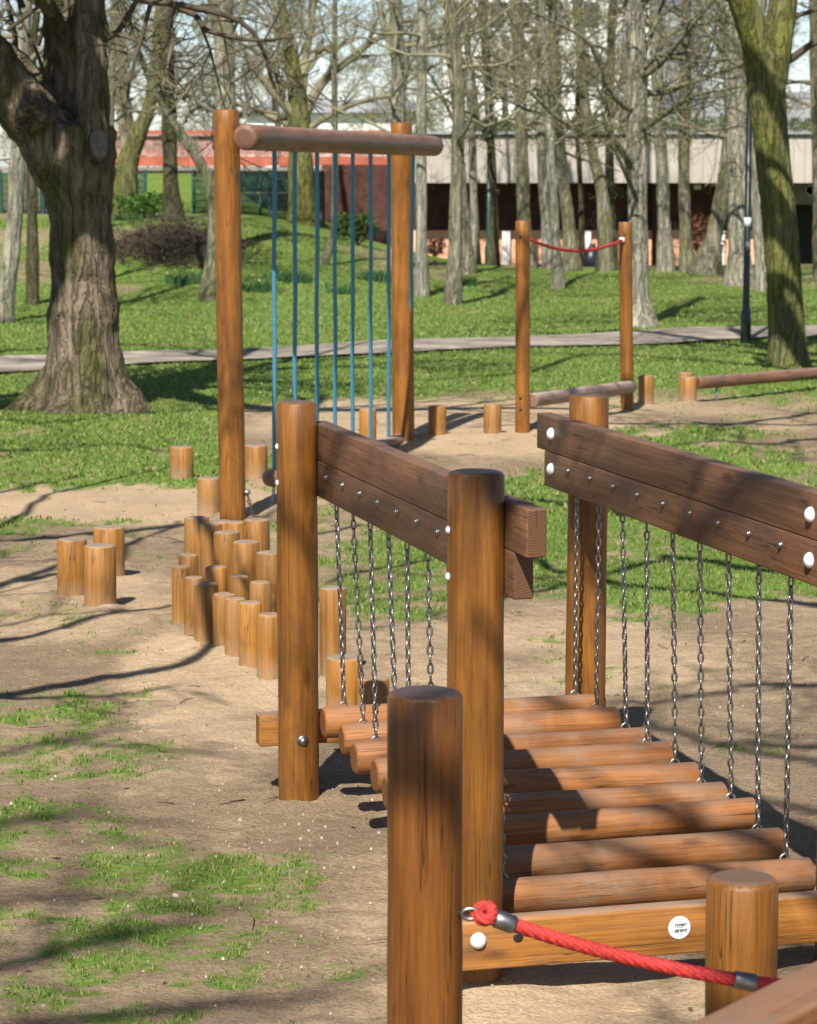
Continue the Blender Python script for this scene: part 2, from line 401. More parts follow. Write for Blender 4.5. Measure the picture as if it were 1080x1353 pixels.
def ground_material():
    m, nt, b = new_mat('grass_and_sandy_soil')
    tc = N(nt, 'ShaderNodeTexCoord'); co = tc.outputs['Object']
    a1 = N(nt, 'ShaderNodeAttribute', attribute_name='cover'); a2 = N(nt, 'ShaderNodeAttribute', attribute_name='sand')
    fine = noise(nt, co, 90, 5, .7); mid = noise(nt, co, 12, 6, .65); big = noise(nt, co, 2.3, 5, .6)
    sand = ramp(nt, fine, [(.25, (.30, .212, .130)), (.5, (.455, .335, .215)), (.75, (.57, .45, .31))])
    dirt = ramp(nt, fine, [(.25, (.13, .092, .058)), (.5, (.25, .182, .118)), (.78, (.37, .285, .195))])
    sf = mathn(nt, 'ADD', a2.outputs['Fac'], mathn(nt, 'MULTIPLY', mathn(nt, 'SUBTRACT', mid, .5), .9))
    soil = mix(nt, ramp(nt, sf, [(.25, g(0)), (.75, g(1))]), dirt, sand)
    soil = mix(nt, .55, soil, ramp(nt, big, [(.3, g(.72)), (.7, g(1.12))]), 'MULTIPLY')
    pe = N(nt, 'ShaderNodeTexVoronoi'); pe.inputs['Scale'].default_value = 55; nt.links.new(co, pe.inputs['Vector'])
    pf = ramp(nt, pe.outputs['Distance'], [(.10, g(1)), (.17, g(0))])
    pk = ramp(nt, noise(nt, co, 5, 3), [(.5, g(0)), (.62, g(1))])
    soil = mix(nt, mathn(nt, 'MULTIPLY', mathn(nt, 'MULTIPLY', pf, pk), .7), soil, (.55, .50, .43))
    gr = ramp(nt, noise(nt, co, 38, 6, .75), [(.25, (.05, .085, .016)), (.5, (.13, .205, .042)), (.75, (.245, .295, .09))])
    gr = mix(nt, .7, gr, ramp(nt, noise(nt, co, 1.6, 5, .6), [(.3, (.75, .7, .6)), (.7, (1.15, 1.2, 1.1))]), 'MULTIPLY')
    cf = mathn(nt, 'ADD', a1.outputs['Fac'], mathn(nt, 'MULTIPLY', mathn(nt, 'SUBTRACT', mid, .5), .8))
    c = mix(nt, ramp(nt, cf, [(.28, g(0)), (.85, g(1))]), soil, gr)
    nt.links.new(c, b.inputs['Base Color']); b.inputs['Roughness'].default_value = .95; b.inputs['Specular IOR Level'].default_value = .1
    bump(nt, b, mathn(nt, 'ADD', mathn(nt, 'MULTIPLY', fine, .35), mathn(nt, 'ADD', mid, mathn(nt, 'MULTIPLY', pf, .15))), .9, .03)
    return m
BASES = [(395, 1060, .07), (627, 1303, .08), (775, 1040, .07), (308, 688, .08), (533, 582, .08), (691, 573, .06), (829, 543, .06), (240, 637, .07), (338, 637, .07), (277, 684, .07), (95, 796, .07), (144, 768, .07), (132, 808, .07), (578, 577, .06), (651, 577, .06), (854, 536, .06), (910, 533, .06),
    (239, 830, .05), (257, 842, .05), (272, 856, .05), (297, 868, .06), (311, 878, .05), (331, 892, .05), (357, 905, .06), (440, 900, .06), (455, 960, .07), (493, 965, .06)]
BASES = [(G(a, b), r) for (a, b, r) in BASES]
def mounds(X, Y):
    z = 0
    for (p, r) in BASES:
        d = np.sqrt((X - p.x) ** 2 + (Y - p.y - r * .6) ** 2)
        z = z + .020 * np.exp(-(np.maximum(d - r, 0) / .07) ** 2)
    return z * (.55 + .9 * vnoise(X * 9, Y * 9, 61))
def fine_relief(X, Y):
    a = S((22 - Y) / 6)
    return gh(X, Y) + (.045 * (fbm(X * 2.5, Y * 2.0, 41, 4) - .5) + .026 * (fbm(X * 11, Y * 9, 51, 3) - .5)) * a + mounds(X, Y)
pix = np.arange(1500, 300, -2.6)
ys = [-60, -30, -12, -4, 0, 2, 3] + [y for y in (H * F / (pix - HOR)) if 3.2 < y < 60]
ys = np.array(sorted(ys) + [62, 65, 69, 74, 80, 90, 105, 130, 170, 240, 360, 600, 900])
xs = np.concatenate([[-900, -300, -120, -60, -35, -22], np.arange(-15, -4, .4), np.arange(-4, 4.001, .04), np.arange(4.4, 15.1, .4), [22, 35, 60, 120, 300, 900]])
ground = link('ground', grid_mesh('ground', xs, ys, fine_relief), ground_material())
tag(ground, 'sandy playground earth with worn patches of green lawn', 'ground', kind='structure')
# path across the lawn
gp0, gp1 = G(0, 484), G(1080, 440)
def path_mesh(name, pa, pb, wid, ext=9):
    d = (pb - pa); d.z = 0; d.normalize(); nrm = Vector((-d.y, d.x, 0))
    n = 90; L = (pb - pa).length + 2 * ext; mb = MB(); rows = []
    for i in range(n + 1):
        c = pa + d * (-ext + L * i / n)
        for k in range(6):
            wob = .55 * (fbm(np.array([c.x * .9 + (0 if k < 3 else 50)]), np.array([c.y * .9]), 7, 3)[0] - .5)
            p = c + nrm * (wid * (k / 5 - .5) + (wob if k in (0, 5) else 0))
            z = float(fine_relief(np.array(p.x), np.array(p.y)))
            mb.v.append(Vector((p.x, p.y, z + .03)))
    for i in range(n):
        for k in range(5):
            a = i * 6 + k; mb.f.append((a, a + 6, a + 7, a + 1)); mb.sm.append(True)
    return mb.mesh(name)
M_path = plain('dusty_path', (.29, .25, .205), .95, 0, .55, 1.6, .1, .6)
pth = link('path', path_mesh('path', gp0, gp1, 1.75), M_path); tag(pth, 'pale dusty path crossing the lawn behind the climbing frame', 'path', kind='structure')
# ------------------------------------------------------------------ grass blades
def grass_field():
    rs = np.random.RandomState(5)
    V = []; T = []; C = []; base = 0
    for (y0, y1, k, dens, hgt, wid) in ((4.8, 9, .21, 11000, .019, .0021), (9, 15, .21, 4200, .022, .0036), (15, 30, .20, 1300, .026, .008), (30, 50, .19, 620, .032, .010)):
        area = k * (y1 * y1 - y0 * y0); n = int(dens * area)
        y = np.sqrt(rs.uniform(y0 * y0, y1 * y1, n)); x = rs.uniform(-k, k, n) * y
        c, s = ground_maps(x, y)
        clump = fbm(x * 9, y * 9, 77, 3)
        keep = rs.rand(n) < np.clip(1.25 * c ** 1.4 * np.clip((clump - .22) * 2.6, 0, 1.3) + .006, 0, 1)
        if True:   # leave the path clear
            d = (gp1 - gp0); t = (x - gp0.x) * (-d.y) + (y - gp0.y) * d.x
            keep &= np.abs(t / math.hypot(d.x, d.y)) > .62 + .3 * fbm(x * 1.5, y * 1.5, 91, 3)
        x, y, c = x[keep], y[keep], c[keep]; n = len(x)
        z = fine_relief(x, y) - .004
        h = hgt * rs.uniform(.45, 1.25, n) * (.5 + .6 * c); a = rs.uniform(0, 6.283, n); lean = rs.uniform(.1, .9, n) * h; la = rs.uniform(0, 6.283, n)
        wv = wid * rs.uniform(.7, 1.3, n)
        dx, dy = np.cos(a) * wv, np.sin(a) * wv
        p0 = np.stack([x - dx, y - dy, z], -1); p1 = np.stack([x + dx, y + dy, z], -1)
        mx, my = x + np.cos(la) * lean * .35, y + np.sin(la) * lean * .35
        p2 = np.stack([mx + dx * .7, my + dy * .7, z + h * .6], -1); p3 = np.stack([mx - dx * .7, my - dy * .7, z + h * .6], -1)
        p4 = np.stack([x + np.cos(la) * lean, y + np.sin(la) * lean, z + h], -1)
        V.append(np.stack([p0, p1, p2, p3, p4], 1).reshape(-1, 3))
        i = base + 5 * np.arange(n)[:, None]
        T.append(np.concatenate([i + np.array([0, 1, 2]), i + np.array([0, 2, 3]), i + np.array([3, 2, 4])], 0)); base += 5 * n
    V = np.concatenate(V); T = np.concatenate(T)
    me = bpy.data.meshes.new('grass')
    me.vertices.add(len(V)); me.vertices.foreach_set('co', V.ravel().astype(np.float32))
    me.loops.add(T.size); me.loops.foreach_set('vertex_index', T.ravel().astype(np.int32))
    me.polygons.add(len(T)); me.polygons.foreach_set('loop_start', np.arange(0, T.size, 3, dtype=np.int32))
    me.update(calc_edges=True)
    gm = leafmat('grass_blades', (.085, .165, .026), (.25, .345, .085), .35)
    for n_ in gm.node_tree.nodes:
        if n_.type == 'VALTORGB':
            n_.color_ramp.elements[1].position = .84; e_ = n_.color_ramp.elements.new(.90); e_.color = (.36, .30, .15, 1)
    o = link('grass', me, gm)
    tag(o, 'short green spring grass growing in patches', 'grass', kind='stuff')
grass_field()
def litter():
    rng = random.Random(9); mb = MB()
    for i in range(800):
        y = math.sqrt(rng.uniform(4.8 ** 2, 16 ** 2)); x = rng.uniform(-.2, .2) * y
        if rng.random() < .45: x, y = rng.gauss(-.05, .6), rng.gauss(7.6, .7)
        s = rng.uniform(.0015, .0048) * (1 if rng.random() < .93 else 2.0)
        z = float(fine_relief(np.array(x), np.array(y))) + .003
        a = rng.uniform(0, 6.28); t = rng.uniform(-.4, .4)
        m = 5; top = []; n0 = len(mb.v)
        for k in range(m):
            an = a + 6.283 * k / m; rr = s * rng.uniform(.7, 1.3)
            mb.v.append(Vector((x + rr * math.cos(an), y + rr * math.sin(an), z - .004)))
            mb.v.append(Vector((x + .7 * rr * math.cos(an), y + .7 * rr * math.sin(an), z + s * .45 * (1 + t * math.cos(an)))))
        for k in range(m):
            a0, b0 = n0 + 2 * k, n0 + 2 * ((k + 1) % m)
            mb.f.append((a0, b0, b0 + 1, a0 + 1)); mb.sm.append(False)
        mb.f.append(tuple(n0 + 2 * k + 1 for k in range(m))); mb.sm.append(False)
    o = mb.build('pebbles', leafmat('pebbles_and_chips', (.22, .18, .13), (.50, .45, .38), 0))
    tag(o, 'pale pebbles and fallen petals scattered over the dirt', 'pebbles', kind='stuff')
litter()
def leaf_litter():
    rng = random.Random(19); mb = MB()
    for i in range(420):
        y = math.sqrt(rng.uniform(4.8 ** 2, 20 ** 2)); x = rng.uniform(-.2, .2) * y
        z = float(fine_relief(np.array(x), np.array(y))); a = rng.uniform(0, 6.28)
        if i % 3:
            s = rng.uniform(.006, .016); c = Vector((x, y, z + .004)); d = Vector((math.cos(a), math.sin(a), rng.uniform(-.1, .3))) * s; e = Vector((-math.sin(a), math.cos(a), rng.uniform(.1, .5))) * s * .5
            mb.add([c - d, c + e, c + d, c - e * .6 + Vector((0, 0, .004))], [(0, 1, 2, 3)], False)
        else:
            L = rng.uniform(.03, .12); d = Vector((math.cos(a), math.sin(a), 0)); b = Vector((x, y, z + .003))
            mb.tube([b, b + d * L * .5 + Vector((0, 0, .004)), b + d * L + Vector((rng.uniform(-.01, .01), 0, .0))], [.0025, .002, .0012], 4)
    o = mb.build('leaf_litter', leafmat('dead_leaf_bits', (.05, .03, .018), (.22, .15, .09), 0)); tag(o, 'dead leaves and snapped twigs lying about on the ground', 'leaf litter', kind='stuff')
leaf_litter()
# ------------------------------------------------------------------ timber pieces
rngw = random.Random(4)
def log_mesh(L, r, r1=None, bev=.008, seg=30, wob=.012, flat=None):
    r1 = r1 or r; mb = MB(); n = max(3, int(L / .12)); prof = [(r - bev * 1.6, 0), (r - bev * .5, bev * .35), (r, bev)]
    for i in range(1, n): prof.append((r + (r1 - r) * i / n + rngw.uniform(-.0012, .0012), bev + (L - 2 * bev) * i / n))
    prof += [(r1, L - bev), (r1 - bev * .5, L - bev * .35), (r1 - bev * 1.6, L)]
    mb.lathe(prof, seg, wob=wob, rng=rngw)
    if flat:   # planed sides: clamp the radius in x or y
        fx, fy = flat
        for v in mb.v:
            v.x = max(-fx, min(fx, v.x)); v.y = max(-fy, min(fy, v.y))
    return mb.mesh('log')
def log(name, p0, p1, r, mat, parent=None, r1=None, bev=.008, flat=None, up=(0, 0, 1), wob=.012):
    p0, p1 = Vector(p0), Vector(p1)
    return link(name, log_mesh((p1 - p0).length, r, r1, bev, flat=flat, wob=wob), mat, parent, align(p0, p1, up))
def plank(name, p0, p1, wx, wy, mat, parent=None, bev=.008):
    """local Z along, wy is the vertical size, wx the thickness"""
    p0, p1 = Vector(p0), Vector(p1); L = (p1 - p0).length; mb = MB()
    mb.box(-wx / 2, wx / 2, -wy / 2, wy / 2, 0, L, bev, max(1, int(L / .3)))
    return mb.build(name, mat, parent, align(p0, p1))
def dome(name, p, nrm, r, hgt, mat, parent, washer=0):
    mb = MB(); prof = []
    if washer: prof += [(washer, -.001), (washer, .003), (r, .0035)]
    else: prof += [(r, -.002)]
    for k in range(1, 7):
        a = R(90 * k / 6); prof.append((max(r * math.cos(a), .0006), (.0035 if washer else 0) + hgt * math.sin(a)))
    mb.lathe(prof, 14)
    return mb.build(name, mat, parent, align(p, Vector(p) + Vector(nrm)))
def chain_into(mb, p0, p1, pitch=.026, wire=.0035, wide=.0098, sag=0.0, twist=.0):
    p0, p1 = Vector(p0), Vector(p1)
    L = (p1 - p0).length; n = max(2, int(round(L * (1 + 2.0 * sag * sag) / pitch)))
    def at(t):
        p = p0.lerp(p1, t); p.z -= sag * L * 4 * t * (1 - t); return p
    a0 = rngw.uniform(0, 3)
    for i in range(n):
        c = at((i + .5) / n); d = (at((i + 1) / n) - at(i / n)).normalized()
        x = d.cross(Vector((.31, .77, .12))).normalized(); y = d.cross(x)
        ang = a0 + (i % 2) * math.pi / 2 + twist * i
        side = x * math.cos(ang) + y * math.sin(ang); nr = d.cross(side)
        hl = pitch * .68; m = 12; k2 = 5; base = len(mb.v)
        for j in range(m):
            a = 2 * math.pi * j / m
            cx_, sx_ = math.cos(a), math.sin(a)
            ex = (abs(cx_) ** .7) * (1 if cx_ > 0 else -1)
            q = c + d * (hl - wire) * sx_ + side * (wide - wire) * ex
            o = (d * sx_ * 1.0 + side * cx_).normalized()
            for l in range(k2):
                b = 2 * math.pi * l / k2
                mb.v.append(q + o * wire * math.cos(b) + nr * wire * math.sin(b))
        for j in range(m):
            for l in range(k2):
                a_, b_ = base + j * k2, base + ((j + 1) % m) * k2
                mb.f.append((a_ + l, b_ + l, b_ + (l + 1) % k2, a_ + (l + 1) % k2)); mb.sm.append(True)
def V2(b, u, v, t, s, z): return Vector((b.x + u.x * t + v.x * s, b.y + u.y * t + v.y * s, z))
# ------------------------------------------------------------------ the chain bridge
FL = G(395, 1060); NL = G(627, 1303)
u = Vector((NL.x - FL.x, NL.y - FL.y, 0)); TL = u.length; u.normalize(); v = Vector((-u.y, u.x, 0))
WB = .955
br = empty('chain_bridge', (FL.x + u.x * TL / 2 + v.x * WB / 2, FL.y + u.y * TL / 2 + v.y * WB / 2, 0), 'wobbly timber bridge of loose logs hung on chains between two plank handrails', 'play bridge')
TR = 2.02
posts = {'fl': (0, 0, .063, 530), 'nl': (TL, 0, .0695, 622), 'fr': (0, WB, .064, 521), 'nr': (TR, WB, .066, None)}
PT = {}
for k, (t, s, r, topy) in posts.items():
    p = V2(FL, u, v, t, s, 0)
    top = P(540, topy, p.y).z if topy else 1.27
    flat = (.069, .060) if k == 'nl' else None
    base = Vector((p.x, p.y, -.25)); tp = Vector((p.x + (.006 if k == 'fr' else 0), p.y, top))
    o = log('post', base, tp, r * (1.03 if k == 'fl' else 1), M_post, br, r1=r, bev=.010, flat=flat)
    PT[k] = (p, top, o)
offs = .064 + .026
TH = .05
zt = 1.205
PL = {}
for side, s, t1 in (('l', offs, TL), ('r', WB - offs, TR)):
    PL[side] = []
    for j, (z, e0, e1, hh) in enumerate(((zt - .058, .17 if side == 'r' else .08, .20, .116), (zt - .058 - .1155, .09 if side == 'r' else .05, .10, .114))):
        a = V2(FL, u, v, -e0, s, z); b = V2(FL, u, v, t1 + e1, s, z)
        PL[side].append(plank('rail_plank', a, b, TH, hh, M_plank, br, .0045))
zl = zt - .058 - .1155
TI = [.13 + .212 * i for i in range(9)]
LY = [938, 960, 983, 1006, 1031, 1058, 1084, 1124, 1166]
# bolts along the lower planks, big white caps at the post joints
for i, t in enumerate(TI):
    dome('bolt', V2(FL, u, v, t, offs - TH / 2, zl + .018), -v, .0075, .007, M_steel, PL['l'][1], .011)
    dome('bolt', V2(FL, u, v, t + .03, WB - offs - TH / 2, zl + .018), -v, .0075, .007, M_steel, PL['r'][1], .010)
for t in (-.01, TR + .02):
    for j, z in enumerate((zt - .055, zl + .005)):
        dome('bolt_cap', V2(FL, u, v, t, WB - offs - TH / 2, z), -v, .0205, .017, M_white, PL['r'][j])
for k in ('fl', 'nl'):
    t, s, r, _ = posts[k]
    for z in (zt - .07, zl - .01):
        dome('bolt', V2(FL, u, v, t, s - r + .002, z), -v, .010, .008, M_white, PT[k][2])
dome('bolt', V2(FL, u, v, -.0, offs + TH / 2, zl), v, .016, .013, M_steeldull, PL['l'][1])
dome('bolt', V2(FL, u, v, TL, offs + TH / 2, zl + .0), v, .017, .015, M_steeldull, PL['l'][1])
# logs + chains
LZ = []
for i, t in enumerate(TI):
    q = V2(FL, u, v, t, .75, 0)
    z = P(700, LY[i], q.y).z
    r = .047 + rngw.uniform(-.002, .003)
    sl_, sr_ = .045 + rngw.uniform(-.015, .015), .955 + rngw.uniform(-.015, .015)
    a = V2(FL, u, v, t + rngw.uniform(-.01, .01), sl_, z + rngw.uniform(-.006, .006)); b = V2(FL, u, v, t + rngw.uniform(-.012, .012), sr_, z + rngw.uniform(-.008, .008))
    lg = log('log', a, b, r, M_log, br, r1=r * rngw.uniform(.97, 1.03), bev=.007, wob=.018)
    LZ.append((a, b, r))
    for (end, srail, tt, ins) in ((a, offs + .004, t, .07), (b, WB - offs + .004, t + .03, -.07)):
        e = end + v * ins
        top = V2(FL, u, v, tt, srail, zl - .057 - .002); hook = Vector((e.x, e.y, e.z + r + .012))
        mb = MB(); chain_into(mb, top + Vector((0, 0, .02)), hook, sag=0, twist=rngw.uniform(-.04, .04))
        mb.build('chain', M_steel, br)
        mb = MB(); sk = []
        for j in range(11):
            an = math.pi * (j / 10 - .5) * 1.25
            sk.append(Vector((e.x, e.y, e.z + r + .006)) + u * (-.006) + v * (.013 * math.sin(an)) + Vector((0, 0, .014 * math.cos(an) - .008)))
        mb.tube(sk, [.0035] * 11, 6); mb.build('shackle', M_steeldull, lg)
        dome('eye_bolt', (e.x, e.y, e.z - r + .004), (0, 0, -1), .010, .045, M_steeldull, lg)
# end beams
zb = P(358, 961, FL.y + .1).z
fb0, fb1 = V2(FL, u, v, -.098, -.112, zb), V2(FL, u, v, -.098, WB + .1, zb)
plank('end_beam', fb0, fb1, .055, .105, M_beam, br)
dome('bolt', V2(FL, u, v, .061, -.0, zb - .01), u, .013, .012, M_steel, PT['fl'][2], .018)
zn = P(720, 1238, NL.y - .05).z
nb0, nb1 = V2(FL, u, v, TL + .1, -.13, zn), V2(FL, u, v, TL + .1, WB + .35, zn)
nbm = plank('end_beam', nb0, nb1, .055, .122, M_beam, br, .007)
def onbeam(px, py):
    d = ray(px, py); o0 = V2(FL, u, v, TL + .1275, 0, 0); t = ((o0 - Vector((0, 0, H))).dot(u)) / d.dot(u)
    return Vector((0, 0, H)) + d * t
dome('bolt_cap', onbeam(632, 1243), u, .0205, .016, M_white, nbm)
dome('bolt_hole', onbeam(685, 1239), u, .013, .004, M_black, nbm)
pb = onbeam(898, 1226)
mb = MB(); mb.lathe([(.029, -.001), (.029, .002), (.027, .003)], 32)
bd = mb.build('badge', M_white, nbm, align(pb, pb + u))
mb = MB()
Mx = align(pb + u * .0032, pb + u * 1.0)
right_ = v; upv = Vector((0, 0, 1))
def bar(mb, x0, x1, z0, z1):
    n = len(mb.v)
    for (xx, zz) in ((x0, z0), (x1, z0), (x1, z1), (x0, z1)): mb.v.append(pb + u * .0036 + right_ * xx + upv * zz)
    mb.f.append((n, n + 1, n + 2, n + 3)); mb.sm.append(False)
rr = random.Random(2)
for (x0, x1, z0, z1) in ((-.012, .013, .0035, .011), (-.013, .017, -.0115, -.003)):   # two rows of small block capitals, too small to read
    x = x0
    while x < x1:
        wd = rr.uniform(.0034, .005)
        bar(mb, x, x + .0017, z0, z1); bar(mb, x + .0017, x + wd, z1 - .0019, z1)
        if rr.random() < .6: bar(mb, x + .0011, x + wd * .9, (z0 + z1) / 2 - .0012, (z0 + z1) / 2 + .0009)
        if rr.random() < .5: bar(mb, x + wd - .001, x + wd, z0, z1 - .0013)
        x += wd + .0007
for (x0, x1, z) in ((-.009, .008, .0012), (-.004, .006, -.0165)): bar(mb, x0, x1, z - .0004, z + .0004)
mb.build('print', M_ink, bd)
# ------------------------------------------------------------------ foreground rope barrier
def single_post(name, label, pxc, wpx, topy, Y, mat, cat='post', flat=None, bev=.012, group=None, lean=0):
    r = wpx / 2 * Y / F
    b = P(pxc, topy, Y); e = empty(name, (b.x, Y, 0), label, cat, group)
    log('shaft', (b.x - lean, Y, -.3), (b.x, Y, b.z), r, mat, e, bev=bev, flat=flat)
    return b, r
fp, fr_ = single_post('wooden_bollard', 'tall dark topped timber post standing nearest the camera with red rope tied to it', 562, 103, 913, 4.75, M_front, 'post', bev=.010, flat=(.0705, .066))
sp_, sr2 = single_post('wooden_bollard', 'short round timber post in front of the bridge end beam beside the red rope', 982, 97, 1157, 4.95, M_post, 'post', bev=.014)
pts = []
A = P(650, 1212, 4.70); B = P(985, 1297, 4.72); Cc = P(1120, 1300, 4.70)
for i in range(25):
    t = i / 24; p = A.lerp(B, t); p.z -= .012 * 4 * t * (1 - t); pts.append(p)
for i in range(1, 9): pts.append(B.lerp(Cc, i / 8) + Vector((0, 0, -.006 * math.sin(math.pi * i / 8))))
def rope_obj(pts, r, strands, lay, nm, mat, parent):
    """laid rope: strands twisted about the path"""
    mb = MB(); fine = []
    L = 0; acc = [0]
    for a, b in zip(pts, pts[1:]): L += (b - a).length; acc.append(L)
    n = int(L / (lay / 12))
    def at(s):
        for i in range(len(acc) - 1):
            if acc[i + 1] >= s: 
                return pts[i].lerp(pts[i + 1], (s - acc[i]) / max(1e-9, acc[i + 1] - acc[i]))
        return pts[-1]
    cs = [at(L * i / n) for i in range(n + 1)]
    for k in range(strands):
        q = []
        for i, c in enumerate(cs):
            d = (cs[min(i + 1, n)] - cs[max(i - 1, 0)]).normalized()
            x = d.cross(Vector((0, 0, 1)));  x = x.normalized() if x.length > .05 else d.orthogonal().normalized(); y = d.cross(x)
            a = 2 * math.pi * (k / strands + (L * i / n) / lay)
            q.append(c + x * (math.cos(a) * r * .55) + y * (math.sin(a) * r * .55))
        mb.tube(q, [r * .52] * len(q), 7)
    return mb.build(nm, mat, parent)
rope = empty('rope', A, 'thick red twisted rope with silver ferrules strung from nearest post', 'rope')
rope_obj(pts, .0128, 6, .13, 'strand', M_red, rope)
loop = []
EY = P(626, 1206, 4.70)
for i in range(15):
    a = R(-150 + 300 * i / 14)
    loop.append(P(643, 1209, 4.70) + Vector((-math.cos(a) * .015 - .002, math.sin(a) * .016, math.sin(a) * .009 + .003)))
rope_obj([A] + loop + [A + Vector((0, .004, -.003))], .0115, 5, .10, 'eye_splice', M_red, rope)
mb = MB()
d = (pts[2] - pts[0]).normalized()
mb.tube([A + d * (.006), A + d * .010, A + d * .042, A + d * .046], [.0155, .0172, .0172, .0155], 18); mb.build('ferrule', M_steel, rope)
d2 = (B - pts[20]).normalized()
mb = MB(); mb.tube([B - d2 * .022, B - d2 * .018, B + d2 * .018, B + d2 * .022], [.0155, .0172, .0172, .0155], 18); mb.build('ferrule', M_steel, rope)
mb = MB()   # shackle and eye screw in the post
sh = []
for i in range(17):
    a = 2 * math.pi * i / 16; sh.append(P(622, 1207, 4.70) + Vector((math.cos(a) * .016, -.004, math.sin(a) * .010)))
mb.tube(sh, [.0042] * 17, 8); mb.tube([P(606, 1208, 4.72), P(617, 1207, 4.70)], [.006, .006], 8)
mb.build('shackle', M_steel, rope)
# timber in the bottom right corner
ba = P(905, 1353, 3.75); dirb = Vector((.60, .80, 0))
rail = empty('timber_rail', (ba.x, ba.y, 0), 'worn brown timber rail cutting across bottom right corner', 'rail')
nrm = Vector((.80, -.60, 0))
c0 = ba + nrm * .058 - dirb * .5 + Vector((0, 0, -.055)); c1 = ba + nrm * .058 + dirb * 1.6 + Vector((0, 0, -.055))
plank('beam', c0, c1, .115, .11, M_log, rail, .010)
log('post', (c1.x - .1, c1.y - .13, -.2), (c1.x - .1, c1.y - .13, c1.z - .056), .06, M_post, rail)
log('post', (c0.x + .05, c0.y + .07, -.2), (c0.x + .05, c0.y + .07, c0.z - .056), .06, M_post, rail)
# ------------------------------------------------------------------ hanging-rope frame
a0 = G(308, 688); a1 = G(533, 582)
fm = empty('climbing_frame', ((a0.x + a1.x) / 2, (a0.y + a1.y) / 2, 0), 'tall timber frame with blue ropes hanging from its log crossbar', 'climbing frame')
tp0 = P(299, 144, a0.y); tp1 = P(530.5, 161, a1.y)
log('post', (a0.x, a0.y, -.3), tp0, .0755, M_post, fm, r1=.073, bev=.012)
log('post', (a1.x + .005, a1.y, -.3), tp1, .079, M_post, fm, r1=.077, bev=.012)
e0 = P(323, 181, a0.y - .2); e1 = P(563, 192.5, a1.y - .05)
log('crossbar', e0, e1 + (e1 - e0).normalized() * .25, .0725, M_top, fm, r1=.072, bev=.02)
f0, f1 = P(356, 632, 15.6), P(544, 577.5, 19.2)
f0z = max(f0.z, .12)
swing = log('swing_log', f0 , f1 + (f1 - f0).normalized() * .08, .052, M_grey, fm, bev=.022)
RX = [(363, 338), (390, 408), (419, 474), (443, 478), (466, None), (490, 432), (514, None), (540, 396)]
ax = (e1 - e0)
for i, (px, tr) in enumerate(RX):
    # depth along crossbar where the rope hangs
    best = min((abs(proj(*(e0 + ax * (k / 400)))[0] - px), k / 400) for k in range(401))[1]
    top = e0 + ax * best
    best2 = min((abs(proj(*(f0 + (f1 - f0) * (k / 400)))[0] - px), k / 400) for k in range(401))[1]
    bot = f0 + (f1 - f0) * best2
    if i == 7: bot = f0 + (f1 - f0) * .97; top = e0 + ax * .915
    n = 24; pp = [top.lerp(bot, k / n) for k in range(n + 1)]
    for k, p in enumerate(pp): p.x += .0025 * math.sin(k * .55 + i * 2) * math.sin(math.pi * k / n)
    mb = MB(); mb.tube(pp, [.0138] * (n + 1), 10); mb.build('hanging_rope', M_cyan, fm)
mb = MB(); chain_into(mb, Vector((a0.x + .085, a0.y - .02, P(328, 650, a0.y).z)), f0 + Vector((.03, .06, -.03)), pitch=.035, wire=.005, wide=.012, sag=.38); mb.build('chain', M_steeldull, fm)
mb = MB(); chain_into(mb, Vector((a1.x, a1.y - .085, f1.z + .02)), f1 + Vector((0, .02, -.03)), pitch=.035, wire=.005, wide=.012, sag=.38); mb.build('chain', M_steeldull, fm)
dome('eye_bolt', Vector((a0.x + .075, a0.y - .02, P(328, 650, a0.y).z)), (1, -.2, 0), .018, .03, M_steeldull, fm)
# ------------------------------------------------------------------ balance log with rope between two posts at the back
b0, b1 = G(691, 573), G(829, 543)
bl = empty('balance_log', ((b0.x + b1.x) / 2, (b0.y + b1.y) / 2, 0), 'pair of slim tall posts joined by a red rope above a grey balancing log', 'balance beam')
t0, t1 = P(691, 291, b0.y), P(826.5, 293, b1.y)
log('post', (b0.x, b0.y, -.3), t0, .052, M_post, bl, bev=.006)
log('post', (b1.x + .008, b1.y, -.3), t1, .054, M_post, bl, bev=.006)
log('balance_bar', P(703, 529, b0.y + .0), P(834, 511, b1.y - .12), .052, M_grey, bl, bev=.006)
rp = []
ra, rb = P(700, 316, b0.y), P(822, 317, b1.y - .06)
for i in range(17):
    t = i / 16; p = ra.lerp(rb, t); p.z -= .085 * 4 * t * (1 - t); rp.append(p)
mb = MB(); mb.tube(rp, [.013] * 17, 8); rr_ = mb.build('rope', M_red, bl)
mb = MB(); mb.tube([rb - Vector((.02, 0, 0)), rb + Vector((.02, 0, .002))], [.02, .02], 10); mb.build('ferrule', M_white, rr_)
for (px, py) in ((688, 313), (688, 526), (688, 541)):
    p = P(px, py, b0.y - .051); dome('bolt', p, (0, -1, 0), .011, .008, M_black, bl)
